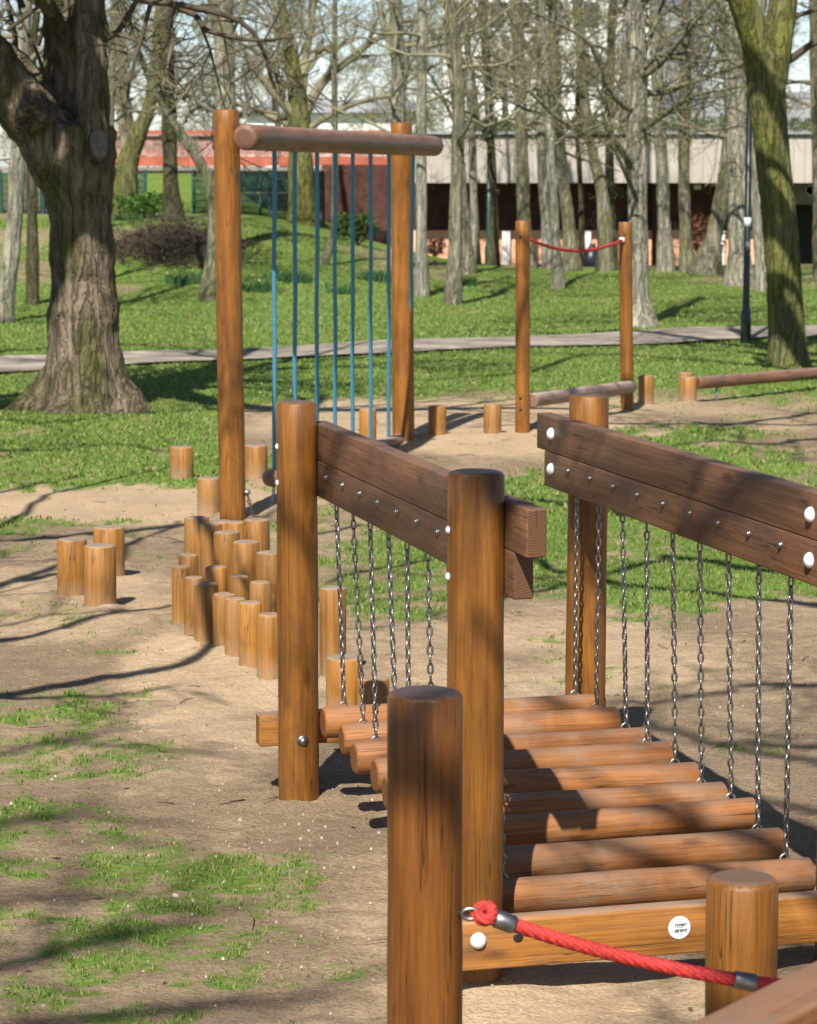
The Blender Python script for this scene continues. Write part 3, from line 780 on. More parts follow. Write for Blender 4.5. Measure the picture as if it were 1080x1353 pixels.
# ------------------------------------------------------------------ stumps
def stump(label, pxc, wpx, topy, basey, group, mat=None, lean=0):
    b = G(pxc, basey); r = wpx / 2 * b.y / F; Y = b.y + r * .6
    t = P(pxc + lean, topy, Y); bx = P(pxc, basey, Y).x
    e = empty('timber_stump', (bx, Y, 0), label, 'stump', group)
    log('shaft', (bx, Y, -.15), (t.x, Y, t.z), r, mat or M_stump, e, bev=.009, wob=.015)
GS = 'timber stumps of the playground'
stump('lone stump on sandy edge of the grass, left of the tall frame post', 240, 31, 590, 637, GS)
stump('stump just right of the tall frame post, beneath the nearest blue rope', 338, 32, 588, 637, GS)
stump('stump half hidden by the left foot of the tall frame post', 277, 33, 631, 684, GS)
stump('thick dark left stump of the trio standing apart on the sand', 95, 40, 712, 796, GS)
stump('slim rear stump of the trio standing apart on the sand', 144, 41, 696, 768, GS)
stump('front stump of the trio standing apart on the sand', 132, 43, 720, 808, GS)
stump('short stump seen through the bridge railing between blue ropes', 486, 23, 540, 590, GS)
stump('stump left of the pair standing in sand behind the bridge rail', 578, 24, 536, 577, GS)
stump('stump right of the pair standing in sand, left of a slim tall post', 651, 24, 533, 577, GS)
stump('grey topped stump just right of the balancing log post', 854, 21, 496, 536, GS)
stump('rear stump of the two at the low beam end', 907, 20, 492, 529, GS)
stump('front stump of the two at the low beam end', 910, 22, 498, 533, GS)
GP = 'stumps in the palisade steps'
tall = [(260, 32, 683, 800, 'outermost left tall stump of the stepped cluster'), (279, 29, 691, 805, 'dark second tall stump from the left in the stepped cluster'),
        (294, 30, 688, 770, 'hidden rear tall stump behind the stepped cluster'), (312, 26, 689, 775, 'rear tall stump directly below the frame post'),
        (339, 34, 686, 790, 'rear right tall stump in sunlight behind the stepped cluster'), (300, 33, 702, 830, 'half shaded tall stump in middle of the stepped cluster'),
        (325, 34, 715, 850, 'bright tall stump at the front of the stepped cluster'), (356, 34, 729, 858, 'tall stump tucked beside the far left bridge post')]
for (x, wd, ty, by, l) in tall: stump(l, x, wd * 1.06, ty, by, GP)
low = [(249, 24, 732, 822, 'mid height stump wedged behind the far left low one'), (286, 26, 748, 846, 'mid height stump hidden between the two rows of the stepped cluster'), (316, 24, 760, 866, 'mid height stump filling the gap under the bright tall one'), (344, 26, 768, 880, 'mid height stump close to the far left bridge post'),
       (239, 22, 748, 830, 'small low stump at far left edge of the stepped cluster'), (257, 24, 762, 842, 'low stump second along the front of the stepped cluster'),
       (272, 29, 770, 856, 'low pale stump with worn top in front of the stepped cluster'), (297, 29, 784, 868, 'dark shadowed low stump in front of the stepped cluster'),
       (311, 26, 790, 878, 'low stump squeezed under the bright tall one'), (331, 28, 795, 892, 'low grey topped stump near right end of the stepped cluster'),
       (357, 31, 811, 905, 'low weathered stump touching the far left bridge post')]
for (x, wd, ty, by, l) in low: stump(l, x, wd * 1.14, ty, by, GP)
stump('stump seen just right of the far left bridge post behind hanging chains', 440, 36, 776, 900, GS)
stump('low broad stump behind the first hanging chain of the bridge', 455, 50, 868, 960, GS)
stump('low dark stump behind the third hanging chain of the bridge', 493, 44, 895, 965, GS)
# low sand beam at the right
q0, q1 = P(921, 506, 22.6), P(1130, 489, 24.2)
lb = empty('low_beam', ((q0.x + q1.x) / 2, (q0.y + q1.y) / 2, 0), 'long low round red brown beam raised on thin legs over the sand', 'balance beam')
log('beam', q0, q1, .052, M_top, lb)
for t in (.12, .85):
    p = q0.lerp(q1, t); mb = MB(); mb.tube([Vector((p.x, p.y, -.1)), p], [.012, .012], 8); mb.build('leg', M_steeldull, lb)
p = G(521, 590)
mb = MB(); mb.lathe([(.06, 0), (.065, .01), (.065, .05), (.05, .055)], 20)
# ------------------------------------------------------------------ trees
B_left = bark('furrowed_mossy_bark', (.24, .195, .135), (.05, .038, .026), (.085, .092, .02), .8, .44, .62, .8)
B_mid = bark('olive_bark', (.285, .262, .20), (.12, .11, .08), (.19, .19, .075), .65, .38, .6)
B_pale = bark('pale_grey_bark', (.40, .375, .305), (.19, .18, .14), (.25, .245, .14), .55, .45, .65)
B_dark = bark('dark_bark', (.11, .095, .065), (.04, .035, .025), (.13, .13, .04), .55, .42, .62)
B_moss = bark('moss_covered_bark', (.17, .16, .09), (.07, .065, .035), (.17, .178, .042), .85, .32, .55)
B_twig = plain('bare_twigs', (.19, .168, .13), .85, 0, .35, 2, .1)
B_twigg = plain('budding_twigs', (.225, .205, .135), .85, 0, .35, 2, .1)
B_twigd = plain('dark_twigs', (.085, .07, .05), .85, 0, .35, 2, .1)
L_bud = leafmat('spring_buds', (.17, .18, .04), (.30, .29, .10), .35)
def catmull(pts, rad, step):
    out, rr = [], []
    n = len(pts)
    for i in range(n - 1):
        p0, p1, p2, p3 = pts[max(i - 1, 0)], pts[i], pts[i + 1], pts[min(i + 2, n - 1)]
        m = max(2, int((p2 - p1).length / step))
        for k in range(m):
            t = k / m
            out.append(.5 * ((2 * p1) + (p2 - p0) * t + (2 * p0 - 5 * p1 + 4 * p2 - p3) * t * t + (3 * p1 - p0 - 3 * p2 + p3) * t ** 3))
            rr.append(rad[i] + (rad[i + 1] - rad[i]) * t)
    out.append(pts[-1]); rr.append(rad[-1])
    return out, rr
def grow(mb, p, d, L, r, depth, rng, up=.06, wob=.22, kids=4, rmin=.004, buds=None, spread=(.5, 1.1)):
    n = max(3, min(9, int(L / .22))); pts = [p.copy()]; rad = [r]; q = p.copy(); d = d.normalized()
    for i in range(n):
        d = (d + Vector((rng.gauss(0, wob), rng.gauss(0, wob), rng.gauss(0, wob) + up))).normalized()
        q = q + d * (L / n); pts.append(q.copy()); rad.append(max(rmin, r * (1 - .72 * (i + 1) / n)))
    mb.tube(pts, rad, 8 if r > .06 else (5 if r > .018 else 3), False)
    if buds is not None and depth <= 1:
        for k in range(3):
            c = pts[rng.randint(1, n)] + Vector((rng.gauss(0, .03), rng.gauss(0, .03), rng.gauss(0, .03))); s = buds[1] * rng.uniform(.6, 1.4)
            a, b = Vector((rng.gauss(0, 1), rng.gauss(0, 1), rng.gauss(0, 1))).normalized() * s, Vector((rng.gauss(0, 1), rng.gauss(0, 1), rng.gauss(0, 1))).normalized() * s
            buds[0].add([c - a, c + b, c + a], [(0, 1, 2)], False)
    if depth <= 0: return
    m = kids if depth > 1 else kids + 1
    for k in range(m):
        t = .22 + .78 * (k + rng.random()) / m; i = min(n - 1, int(t * n))
        base = pts[i].lerp(pts[i + 1], t * n - i if t * n - i <= 1 else 1)
        dd = (pts[i + 1] - pts[i]).normalized(); ax = dd.orthogonal().normalized(); ax = Matrix.Rotation(rng.uniform(0, 6.283), 3, dd) @ ax
        nd = Matrix.Rotation(rng.uniform(*spread), 3, ax) @ dd
        grow(mb, base, nd, L * rng.uniform(.42, .68) * (1 - .25 * t), max(rmin, rad[i] * rng.uniform(.45, .68)), depth - 1, rng, up, wob, kids, rmin, buds, spread)
def tree(label, pts, mat, twig, seed, limbs=(), auto=(2.3, 6.4, 11), height=8.5, tw_len=2.2, group='park trees', budsz=.018, Y=None, flare=1.28, depth=3, kids=4, name='bare_tree', dense_low=0, dy=0, lrad=.4):
    """pts: (px, py, width in px) from the foot up"""
    rng = random.Random(seed)
    foot = G(pts[0][0], pts[0][1]); Yb = Y or foot.y
    gz = float(gh(foot.x, Yb)) if Y else foot.z
    wp = [P(px, py, Yb + dy * i) for i, (px, py, wd) in enumerate(pts)]; wr = [wd * .92 / 2 * Yb / F for (_, _, wd) in pts]
    e = empty(name, (wp[0].x, Yb, gz), label, 'tree', group)
    # extend upward beyond the last point
    d = (wp[-1] - wp[-2]).normalized(); d = (d + Vector((0, 0, .6))).normalized()
    p = wp[-1].copy(); r = wr[-1]
    while p.z < height and r > .03:
        d = (d + Vector((rng.gauss(0, .06), rng.gauss(0, .06), .1))).normalized(); p = p + d * .9; r *= .88
        wp.append(p.copy()); wr.append(r)
    b = wp[0].copy(); b.z = min(b.z, gz) - .15
    P0 = [b, wp[0] + (wp[1] - wp[0]) * .04 + Vector((0, 0, .05))] + wp[1:]
    R0 = [wr[0] * flare, wr[0] * (1 + (flare - 1) * .45)] + wr[1:]
    sp_pts, sp_r = catmull(P0, R0, .14)
    for i in range(len(sp_r)): sp_r[i] *= 1 + .05 * math.sin(i * .9 + seed) + rng.uniform(-.025, .025)
    mt = MB(); mt.tube(sp_pts, sp_r, 16)
    tk = mt.build('trunk', mat, e, Matrix.Translation(Vector((0, 0, 0))))
    mc = MB(); bd = (MB(), budsz) if budsz else None
    tall_ = [(q, rr2) for q, rr2 in zip(sp_pts, sp_r) if auto[0] < q.z < auto[1]]
    for k in range(auto[2]):
        if not tall_: break
        q, rr2 = tall_[int(len(tall_) * (k + rng.random()) / auto[2]) % len(tall_)]
        az = rng.uniform(0, 6.283); el = rng.uniform(.1, .9)
        dd = Vector((math.cos(az) * math.cos(el), math.sin(az) * math.cos(el), math.sin(el)))
        grow(mc, q, dd, tw_len * rng.uniform(.7, 1.25), min(.04, rr2 * lrad), depth, rng, .04, .22, kids, .003, bd)
    for (px0, py0, lpts, lw) in limbs:
        q = P(px0, py0, Yb); L = [q] + [P(a, b_, Yb + c) for (a, b_, c) in lpts]
        rad = [lw * .8 / 2 * Yb / F * (1 - .72 * i / (len(L) - 1)) for i in range(len(L))]
        lp, lr = catmull(L, rad, .15); mc.tube(lp, lr, 9, True)
        for k in range(max(5, int(len(lp) * .7))):
            i = rng.randint(len(lp) // 4, len(lp) - 2); dd = (lp[i + 1] - lp[i]).normalized()
            ax = Matrix.Rotation(rng.uniform(0, 6.283), 3, dd) @ dd.orthogonal().normalized()
            grow(mc, lp[i], Matrix.Rotation(rng.uniform(.5, 1.1), 3, ax) @ dd, rng.uniform(.5, 1.3), lr[i] * .5, 2, rng, .05, .22, 4, .003, bd)
    if mc.v: cr = mc.build('crown', twig, e)
    if bd and bd[0].v: bd[0].build('buds', L_bud, cr)
    return e, tk
def remesh(o, vox, disp=.02, size=.12):
    m = o.modifiers.new('fuse', 'REMESH'); m.mode = 'VOXEL'; m.voxel_size = vox; m.use_smooth_shade = True
    s = o.modifiers.new('soften', 'SMOOTH'); s.iterations = 4; s.factor = .5
    t = bpy.data.textures.new('bark_lumps', 'CLOUDS'); t.noise_scale = size; t.noise_depth = 3
    dm = o.modifiers.new('lumps', 'DISPLACE'); dm.texture = t; dm.strength = disp; dm.mid_level = .5; dm.texture_coords = 'LOCAL'
# --- the big old tree at the left
def big_left():
    f = G(110, 545); Y = f.y + .25; k = Y / F; rng = random.Random(77)
    e = empty('old_tree', (f.x, Y, 0), 'massive old mossy tree with thick spreading limbs and flared roots at left', 'tree')
    mb = MB()
    def limb(pp, step=.08):
        a, r_ = catmull([P(x, y, Y + dy) for (x, y, w_, dy) in pp], [w_ / 2 * k for (x, y, w_, dy) in pp], step)
        r_ = [q * (1 + .04 * math.sin(i * 1.1) + rng.uniform(-.02, .02)) for i, q in enumerate(r_)]
        mb.tube(a, r_, 18)
    limb([(112, 590, 190, 0), (112, 545, 150, 0), (112, 505, 112, 0), (111, 450, 98, 0), (110, 380, 88, 0), (107, 300, 84, 0), (104, 250, 92, 0), (100, 205, 112, 0), (100, 165, 100, 0)])
    limb([(92, 225, 92, 0), (62, 180, 84, -.05), (30, 140, 72, -.15), (-5, 88, 62, -.3), (-50, 20, 52, -.45), (-90, -80, 44, -.5), (-120, -250, 34, -.5)])
    limb([(122, 230, 56, -.05), (124, 170, 46, -.12), (122, 100, 42, -.15), (121, 30, 42, -.1), (122, -60, 38, 0), (140, -220, 30, .2), (150, -420, 22, .4)])
    limb([(98, 190, 70, .15), (90, 130, 52, .3), (84, 70, 54, .35), (88, 0, 62, .4), (100, -90, 50, .5), (80, -260, 40, .9), (60, -480, 28, 1.3)])
    limb([(92, 150, 46, .2), (62, 122, 38, .25), (38, 98, 32, .3), (12, 70, 28, .4), (-30, 40, 24, .5), (-90, 20, 18, .7)])
    limb([(88, 60, 30, .2), (70, 20, 26, .0), (40, -30, 20, -.2), (10, -120, 16, -.3)])
    for (x, y, dx, dy_, w0) in ((62, 520, -1.0, -.5, 40), (160, 520, .75, -.45, 42), (112, 522, .05, -.75, 46), (84, 520, -.45, -.65, 34), (140, 525, .5, -.75, 34), (70, 515, -1.0, .3, 34), (160, 515, .7, .3, 34)):
        c = P(x, y, Y); c.x = f.x + (c.x - f.x) * .55
        mb.tube([c + Vector((0, 0, .25)), c + Vector((dx * .15, dy_ * .15, .02)), c + Vector((dx * .32, dy_ * .3, -.10)), c + Vector((dx * .55, dy_ * .5, -.24))], [w0 * k * .52, w0 * k * .55, w0 * k * .42, w0 * k * .2], 12)
    tk = mb.build('trunk', B_left, e); remesh(tk, .028, .05, .13)
    # sawn limb scar and burl
    mb = MB(); c = P(127, 191, Y - .33); mb.lathe([(.115, 0), (.12, .05), (.10, .07), (.085, .062)], 20, sx=.62, sy=1.0)
    mb.build('limb_scar', plain('sawn_wood', (.17, .155, .13), .9, 0, .35, 14, .1, .5), tk, align(c, c + Vector((.75, -.62, .1))))
    mb = MB(); c = P(42, 154, Y - .36)
    mb.lathe([(.16, -.08), (.15, 0), (.115, .06), (.06, .05), (.035, .01)], 18, wob=.06, rng=rng); mb.build('burl', B_left, tk, align(c, c + Vector((.15, -1, -.15))))
    mc = MB(); bd = (MB(), .016)
    L = [((0, 20), (60, 40, -.3), (85, 55, -.2)), ]
    for (x, y, dy, dx, dz, ln, r_) in ((100, 0, .3, 1.0, .3, 2.6, .04), (125, 60, -.1, 1.0, .35, 1.6, .03), (90, 40, .3, -.6, .7, 1.4, .03), (20, 80, .3, -.3, .9, 1.2, .03), (50, 60, .0, .5, .8, 1.0, .022),
                                      (10, 40, -.2, .7, .4, 1.0, .02), (-40, 10, -.4, .3, 1, 2.0, .05), (120, -150, 0, .8, .5, 2.8, .07), (130, -250, .2, .2, .8, 2.8, .07), (70, -250, 1.0, -.8, .6, 3, .07), (60, -400, 1.2, .2, 1, 3, .06),
                                      (-110, -200, -.5, -.5, .8, 3, .07), (-100, -100, -.5, .6, .5, 2.4, .06), (150, -400, .4, .6, .8, 2.6, .06), (100, -90, .5, .9, .5, 3.0, .05), (30, 10, .2, -.4, .7, 1.0, .03), (60, 100, .0, -.2, .9, .9, .02), (140, -60, .2, 1, .25, 2.6, .035)):
        grow(mc, P(x, y, Y + dy), Vector((dx, rng.uniform(-.4, .4), dz)), ln, r_, 3, rng, .0, .2, 4, .005, bd)
    for (pp, w0) in (([(122, -30), (180, -2), (250, 8), (318, 28), (345, 60), (356, 95), (364, 118)], 10), ([(200, 0), (190, 40), (175, 90), (168, 130)], 7), ([(150, 45), (185, 55), (215, 85), (245, 120)], 6)):
        a, r_ = catmull([P(x, y, Y - .3) for (x, y) in pp], [w0 / 2 * k * (1 - .65 * i / (len(pp) - 1)) for i in range(len(pp))], .1)
        mc.tube(a, r_, 8)
        for j in range(8):
            i = rng.randint(3, len(a) - 2); grow(mc, a[i], Vector((rng.gauss(.3, .6), rng.gauss(0, .5), rng.gauss(-.2, .6))), rng.uniform(.25, .7), r_[i] * .5, 1, rng, -.02, .2, 3, .004)
    c = P(118, 212, Y - .3)
    for j in range(10): grow(mc, c, Vector((rng.uniform(.2, 1), -.5, rng.uniform(-.5, .3))), rng.uniform(.12, .3), .005, 0, rng, 0, .15, 2, .003)
    a, r_ = catmull([Vector(q) for q in ((-2.6, 21.6, 4.3), (-3.2, 19.6, 4.8), (-2.5, 17.8, 4.9), (-1.4, 16.9, 5.1), (-.3, 16.5, 5.5), (.7, 16.0, 6.0))], [.19, .17, .15, .12, .09, .05], .15); mc.tube(a, r_, 10)
    for j in range(16): i = rng.randint(6, len(a) - 2); grow(mc, a[i], Vector((rng.gauss(.3, .7), rng.gauss(-.2, .6), rng.uniform(.1, .8))), rng.uniform(.8, 1.9), r_[i] * .45, 3, rng, .02, .2, 3, .006)
    cr = mc.build('crown', B_twigd, e); bd[0].build('buds', L_bud, cr)
big_left()
# --- mossy fork at right
def right_moss():
    f = G(1041, 486); Y = f.y + .2; k = Y / F; rng = random.Random(31)
    e = empty('mossy_tree', (f.x, Y, 0), 'tree with bright green mossy trunk forking near the top at right', 'tree')
    mb = MB()
    def limb(pp):
        a, r_ = catmull([P(x, y, Y + dy) for (x, y, w_, dy) in pp], [w_ / 2 * k for (x, y, w_, dy) in pp], .09); mb.tube(a, r_, 18)
    limb([(1043, 515, 78, 0), (1042, 487, 60, 0), (1041, 460, 52, 0), (1038, 400, 48, 0), (1031, 300, 47, 0), (1021, 200, 46, 0), (1014, 130, 50, 0), (1012, 70, 58, 0)])
    limb([(1010, 105, 46, 0), (1000, 55, 42, -.05), (986, 15, 38, -.1), (970, -40, 34, -.2), (940, -180, 28, -.3), (900, -380, 20, -.2)])
    limb([(1018, 105, 46, 0), (1027, 55, 42, .05), (1034, 10, 38, .1), (1040, -50, 34, .1), (1060, -200, 26, .3), (1090, -380, 20, .6)])
    tk = mb.build('trunk', B_moss, e); remesh(tk, .026, .022, .16)
    mc = MB(); bd = (MB(), .016)
    for (x, y, dy, dx, dz, ln, r_) in ((985, 10, -.1, -.9, .4, 2.4, .04), (1036, 0, .1, .9, .5, 2.2, .04), (960, -80, -.2, -.8, .6, 2.6, .05), (1050, -120, .2, .8, .6, 2.6, .05), (920, -280, -.3, -.4, .9, 2.4, .05), (1075, -280, .5, .4, .9, 2.4, .05), (950, -150, -.2, .3, .9, 2.4, .05)):
        grow(mc, P(x, y, Y + dy), Vector((dx, rng.uniform(-.5, .5), dz)), ln, r_, 3, rng, .02, .18, 4, .005, bd)
    a, r_ = catmull([P(x, y, Y + .1) for (x, y) in ((1024, 90), (1045, 78), (1070, 60), (1100, 45), (1160, 10))], [.045, .04, .035, .03, .02], .1); mc.tube(a, r_, 8)
    a, r_ = catmull([P(x, y, Y + .1) for (x, y) in ((1030, 30), (1055, 20), (1090, 8), (1130, -20))], [.03, .025, .02, .015], .1); mc.tube(a, r_, 8)
    cr = mc.build('crown', B_twigd, e); bd[0].build('buds', L_bud, cr)
right_moss()
# --- pale grey tree with spreading low branches
tree('pale grey tree with long crooked low branches behind the right slim post', [(846, 432, 40), (844, 390, 32), (843, 300, 29), (842, 200, 30), (842, 100, 30), (838, 0, 28)], B_pale, B_mid, 101,
     limbs=[(840, 105, [(872, 85, -.4), (905, 45, -.8), (935, 10, -1.1), (960, -20, -1.3)], 12), (843, 150, [(812, 128, -.3), (790, 75, -.6), (770, 48, -.8), (735, 30, -1.0), (690, 10, -1.2)], 11),
            (845, 175, [(880, 150, -.6), (920, 125, -1.0), (960, 118, -1.3), (990, 112, -1.5)], 9), (838, 225, [(806, 180, -.6), (770, 175, -1.0), (728, 148, -1.3), (700, 120, -1.5), (660, 105, -1.6)], 13),
            (838, 195, [(815, 168, .3), (800, 140, .4), (780, 90, .6), (765, 55, .7)], 8), (840, 90, [(856, 60, .3), (870, 20, .4), (885, -20, .5)], 10), (845, 270, [(825, 225, -.6), (810, 190, -.8), (800, 150, -.9)], 9),
            (846, 130, [(880, 118, .2), (930, 105, .3), (985, 90, .3)], 8), (720, 150, [(690, 142, -1.4), (640, 110, -1.5), (610, 75, -1.6), (585, 60, -1.6)], 6)], auto=(2.6, 7, 9), budsz=.014, flare=1.7)
# --- the grove behind
T = tree
T('leaning pale barked tree at the far left edge', [(4, 425, 30), (12, 360, 24), (20, 280, 24), (24, 190, 22), (30, 80, 20), (34, 0, 18)], B_pale, B_twig, 1)
T('dark thin tree trunk just left of the massive old tree', [(43, 403, 19), (43, 330, 17), (42, 260, 15), (40, 180, 13), (44, 60, 11)], B_dark, B_twig, 2)
T('yellow green trunk forking low behind the massive old tree', [(167, 288, 36), (166, 250, 34), (170, 210, 32), (186, 170, 22), (200, 130, 19), (208, 60, 16), (212, 0, 14)], B_moss, B_twigg, 3,
  limbs=[(168, 205, [(160, 150, 0), (150, 100, .2), (148, 40, .4), (150, -30, .5)], 18), (176, 200, [(165, 165, -.2), (156, 120, -.3), (148, 80, -.4)], 8), (190, 150, [(215, 140, -.2), (236, 165, -.3), (260, 190, -.4)], 7)], Y=52)
T('straight dark trunk growing from the brush pile', [(229, 293, 32), (226, 250, 22), (224, 180, 21), (222, 100, 19), (220, 20, 18)], B_dark, B_twigd, 4, budsz=0)
T('leaning trunk crossing behind the left frame post', [(276, 396, 26), (282, 330, 20), (283, 260, 19), (268, 220, 17), (245, 185, 13), (222, 150, 11), (200, 110, 9)], B_mid, B_twigg, 5, height=6, flare=1.3)
T('straight pale trunk rising behind the left frame post', [(300, 330, 32), (299, 200, 29), (298, 100, 28), (296, 0, 26)], B_pale, B_twig, 6)
T('spreading mossy tree behind the blue ropes', [(400, 296, 42), (398, 240, 36), (396, 170, 34), (390, 110, 24), (380, 50, 16), (372, 0, 12)], B_moss, B_twigg, 7,
  limbs=[(398, 160, [(425, 110, .2), (460, 80, .3), (500, 50, .4), (540, 40, .5)], 20), (396, 160, [(360, 120, -.2), (330, 80, -.3), (310, 40, -.4)], 18), (396, 150, [(402, 90, .4), (410, 40, .6), (420, -20, .7)], 20),
         (400, 175, [(440, 150, -.2), (490, 130, -.4), (540, 125, -.5)], 13), (392, 170, [(350, 150, .2), (320, 140, .3), (270, 120, .3)], 12), (396, 130, [(370, 70, .6), (365, 20, .6)], 14)], Y=54, auto=(2.6, 6.5, 14), depth=3)
T('slender leaning sapling between the blue ropes', [(428, 350, 14), (440, 310, 9), (443, 200, 9), (442, 100, 8), (443, 0, 7)], B_mid, B_twig, 8, auto=(3, 6, 5), tw_len=1.3)
T('pale trunk rising behind the right frame post', [(528, 350, 26), (527, 250, 22), (526, 100, 20), (522, 0, 19)], B_pale, B_twigg, 9)
T('slim pale trunk just right of the rope frame', [(558, 392, 20), (557, 300, 16), (557, 150, 15), (558, 0, 14)], B_pale, B_twigg, 10)
T('olive trunk nearest the path right of the rope frame', [(599, 403, 24), (601, 330, 19), (604, 220, 18), (607, 120, 17), (600, 40, 14), (596, 0, 12)], B_mid, B_twigg, 11,
  limbs=[(606, 130, [(592, 80, .2), (588, 40, .3), (592, -20, .4)], 9)])
T('pair stem trunk leaning left behind the olive trunk', [(619, 362, 20), (613, 280, 15), (606, 180, 13), (598, 90, 11), (590, 0, 9)], B_mid, B_twig, 12)
T('thin straight pale trunk close beside the leaning pair stem', [(629, 348, 14), (626, 260, 11), (623, 160, 11), (618, 60, 9), (616, 0, 8)], B_pale, B_twig, 13)
T('dark curved trunk beside the green lamp post', [(652, 348, 18), (653, 290, 13), (650, 220, 13), (646, 130, 12), (640, 40, 12), (637, 0, 11)], B_dark, B_twigd, 14, budsz=0)
T('sturdy olive trunk directly behind the left slim post', [(698, 356, 26), (693, 300, 20), (690, 200, 18), (687, 100, 18), (682, 0, 17)], B_mid, B_twigg, 15)
T('pale grey trunk right of the left slim post', [(725, 355, 18), (722, 300, 15), (716, 200, 15), (715, 100, 14), (712, 0, 13)], B_pale, B_twig, 16)
T('light trunk standing forward beneath the sagging red rope', [(738, 382, 18), (735, 320, 13), (730, 220, 12), (722, 120, 11), (716, 0, 10)], B_pale, B_twig, 17)
T('mossy olive trunk leaning right behind the red rope', [(757, 358, 24), (752, 300, 19), (744, 230, 16), (737, 150, 14), (732, 60, 13), (730, 0, 12)], B_mid, B_twigg, 18)
T('thin dark stem beside the mossy olive trunk', [(770, 352, 9), (768, 260, 7), (763, 160, 7), (766, 60, 6), (768, 0, 6)], B_dark, B_twigd, 19, auto=(3, 6, 4), tw_len=1.2, budsz=0)
T('crooked olive trunk meeting a straight one left of the grey tree', [(800, 358, 26), (800, 300, 22), (795, 250, 18), (781, 190, 14), (772, 120, 14), (766, 40, 13), (762, 0, 12)], B_mid, B_twigg, 20)
T('straight brown trunk left of the grey tree', [(808, 350, 20), (806, 260, 14), (806, 160, 12), (808, 60, 12), (810, 0, 11)], B_dark, B_twigg, 21)
T('smooth pale trunk directly right of the grey tree', [(880, 360, 26), (878, 300, 19), (875, 220, 18), (870, 130, 17), (866, 0, 16)], B_pale, B_twigg, 22)
T('olive trunk in front of the reddish shrub', [(908, 360, 22), (906, 300, 17), (904, 220, 17), (905, 120, 15), (908, 0, 14)], B_mid, B_twig, 23)
T('dark leaning trunk with wide foot left of the black lamp post', [(932, 362, 46), (942, 320, 26), (954, 260, 22), (964, 190, 20), (968, 100, 19), (966, 30, 18)], B_mid, B_twigd, 24)
T('stout pale trunk close behind the black lamp post', [(978, 378, 44), (977, 330, 32), (976, 220, 30), (972, 120, 28), (968, 20, 26)], B_pale, B_twigg, 25)
T('pale trunk just left of the mossy fork tree', [(1008, 385, 20), (1003, 300, 17), (998, 220, 16), (1002, 100, 15), (1006, 0, 14)], B_pale, B_twig, 26)
T('dim trunk at the far right edge', [(1084, 370, 20), (1082, 250, 17), (1078, 130, 15), (1076, 0, 14)], B_mid, B_twig, 27)
T('small multi stem twiggy tree behind the old tree', [(138, 300, 14), (143, 240, 12), (146, 160, 11), (150, 60, 10)], B_mid, B_twig, 28, auto=(2.2, 6, 9))
# --- far trees (shared meshes)
def far_tree(seed, hgt, green):
    rng = random.Random(seed); mt = MB(); mc = MB(); bd = (MB(), .035)
    p = Vector((0, 0, -.3)); pts = [p.copy()]; rad = [.22]; d = Vector((0, 0, 1))
    for i in range(12):
        d = (d + Vector((rng.gauss(0, .05), rng.gauss(0, .05), .1))).normalized(); p = p + d * (hgt / 13); pts.append(p.copy()); rad.append(.2 * (1 - .07 * i))
    mt.tube(pts, rad, 10)
    for k in range(13):
        i = rng.randint(3, 11); az = rng.uniform(0, 6.283); el = rng.uniform(.0, .8)
        grow(mc, pts[i], Vector((math.cos(az) * math.cos(el), math.sin(az) * math.cos(el), math.sin(el))), rng.uniform(1.8, 3.2), .036, 3, rng, .03, .22, 5, .005, bd if green else None)
    return mt.mesh('trunk'), mc.mesh('crown'), (bd[0].mesh('buds') if green else None)
FT = [far_tree(201, 8, True), far_tree(202, 9, False), far_tree(203, 7.5, True)]
FM = [(B_mid, B_twigg), (B_dark, B_twig), (B_mid, B_twig)]
rngf = random.Random(12)
for i in range(14):
    Y = rngf.uniform(74, 116); x = ((i + rngf.uniform(.1, .9)) / 14 - .5) * .42 * Y
    k = i % 3; tm, cm, bm = FT[k]; e = empty('bare_tree', (x, Y, 0), 'hazy bare twiggy tree far behind the low building and footbridge', 'tree', 'far trees')
    rz = rngf.uniform(0, 6.28); sc = rngf.uniform(.85, 1.15); e.rotation_euler = (0, 0, rz); e.scale = (sc, sc, sc)
    for nm, me, mt_ in (('trunk', tm, FM[k][0]), ('crown', cm, FM[k][1]), ('buds', bm, L_bud)):
        if me is None: continue
        if not me.materials: me.materials.append(mt_)
        o = bpy.data.objects.new(nm, me); col.objects.link(o); o.parent = e
# --- trees behind and beside the camera whose bare crowns dapple the ground
def shade_tree(x, y, seed, hgt, start, n, label, limb=2.6):
    rng = random.Random(seed); e = empty('bare_tree', (x, y, 0), label, 'tree', 'trees beside the playground'); mt = MB(); mc = MB()
    p = Vector((x, y, -.3)); pts = [p.copy()]; rad = [.26]; d = Vector((0, 0, 1))
    for i in range(12):
        d = (d + Vector((rng.gauss(0, .05), rng.gauss(0, .05), .1))).normalized(); p = p + d * (hgt / 12); pts.append(p.copy()); rad.append(.2 * (1 - .07 * i))
    mt.tube(pts, rad, 12); mt.build('trunk', B_mid, e)
    for k in range(n):
        i = min(11, max(2, int(12 * (start + (1 - start) * rng.random())))); az = rng.uniform(0, 6.283); el = rng.uniform(.1, .8)
        grow(mc, pts[i], Vector((math.cos(az) * math.cos(el), math.sin(az) * math.cos(el), math.sin(el))), limb * rng.uniform(.7, 1.2), .06, 3, rng, .03, .2, 4, .006)
    mc.build('crown', B_twig, e)
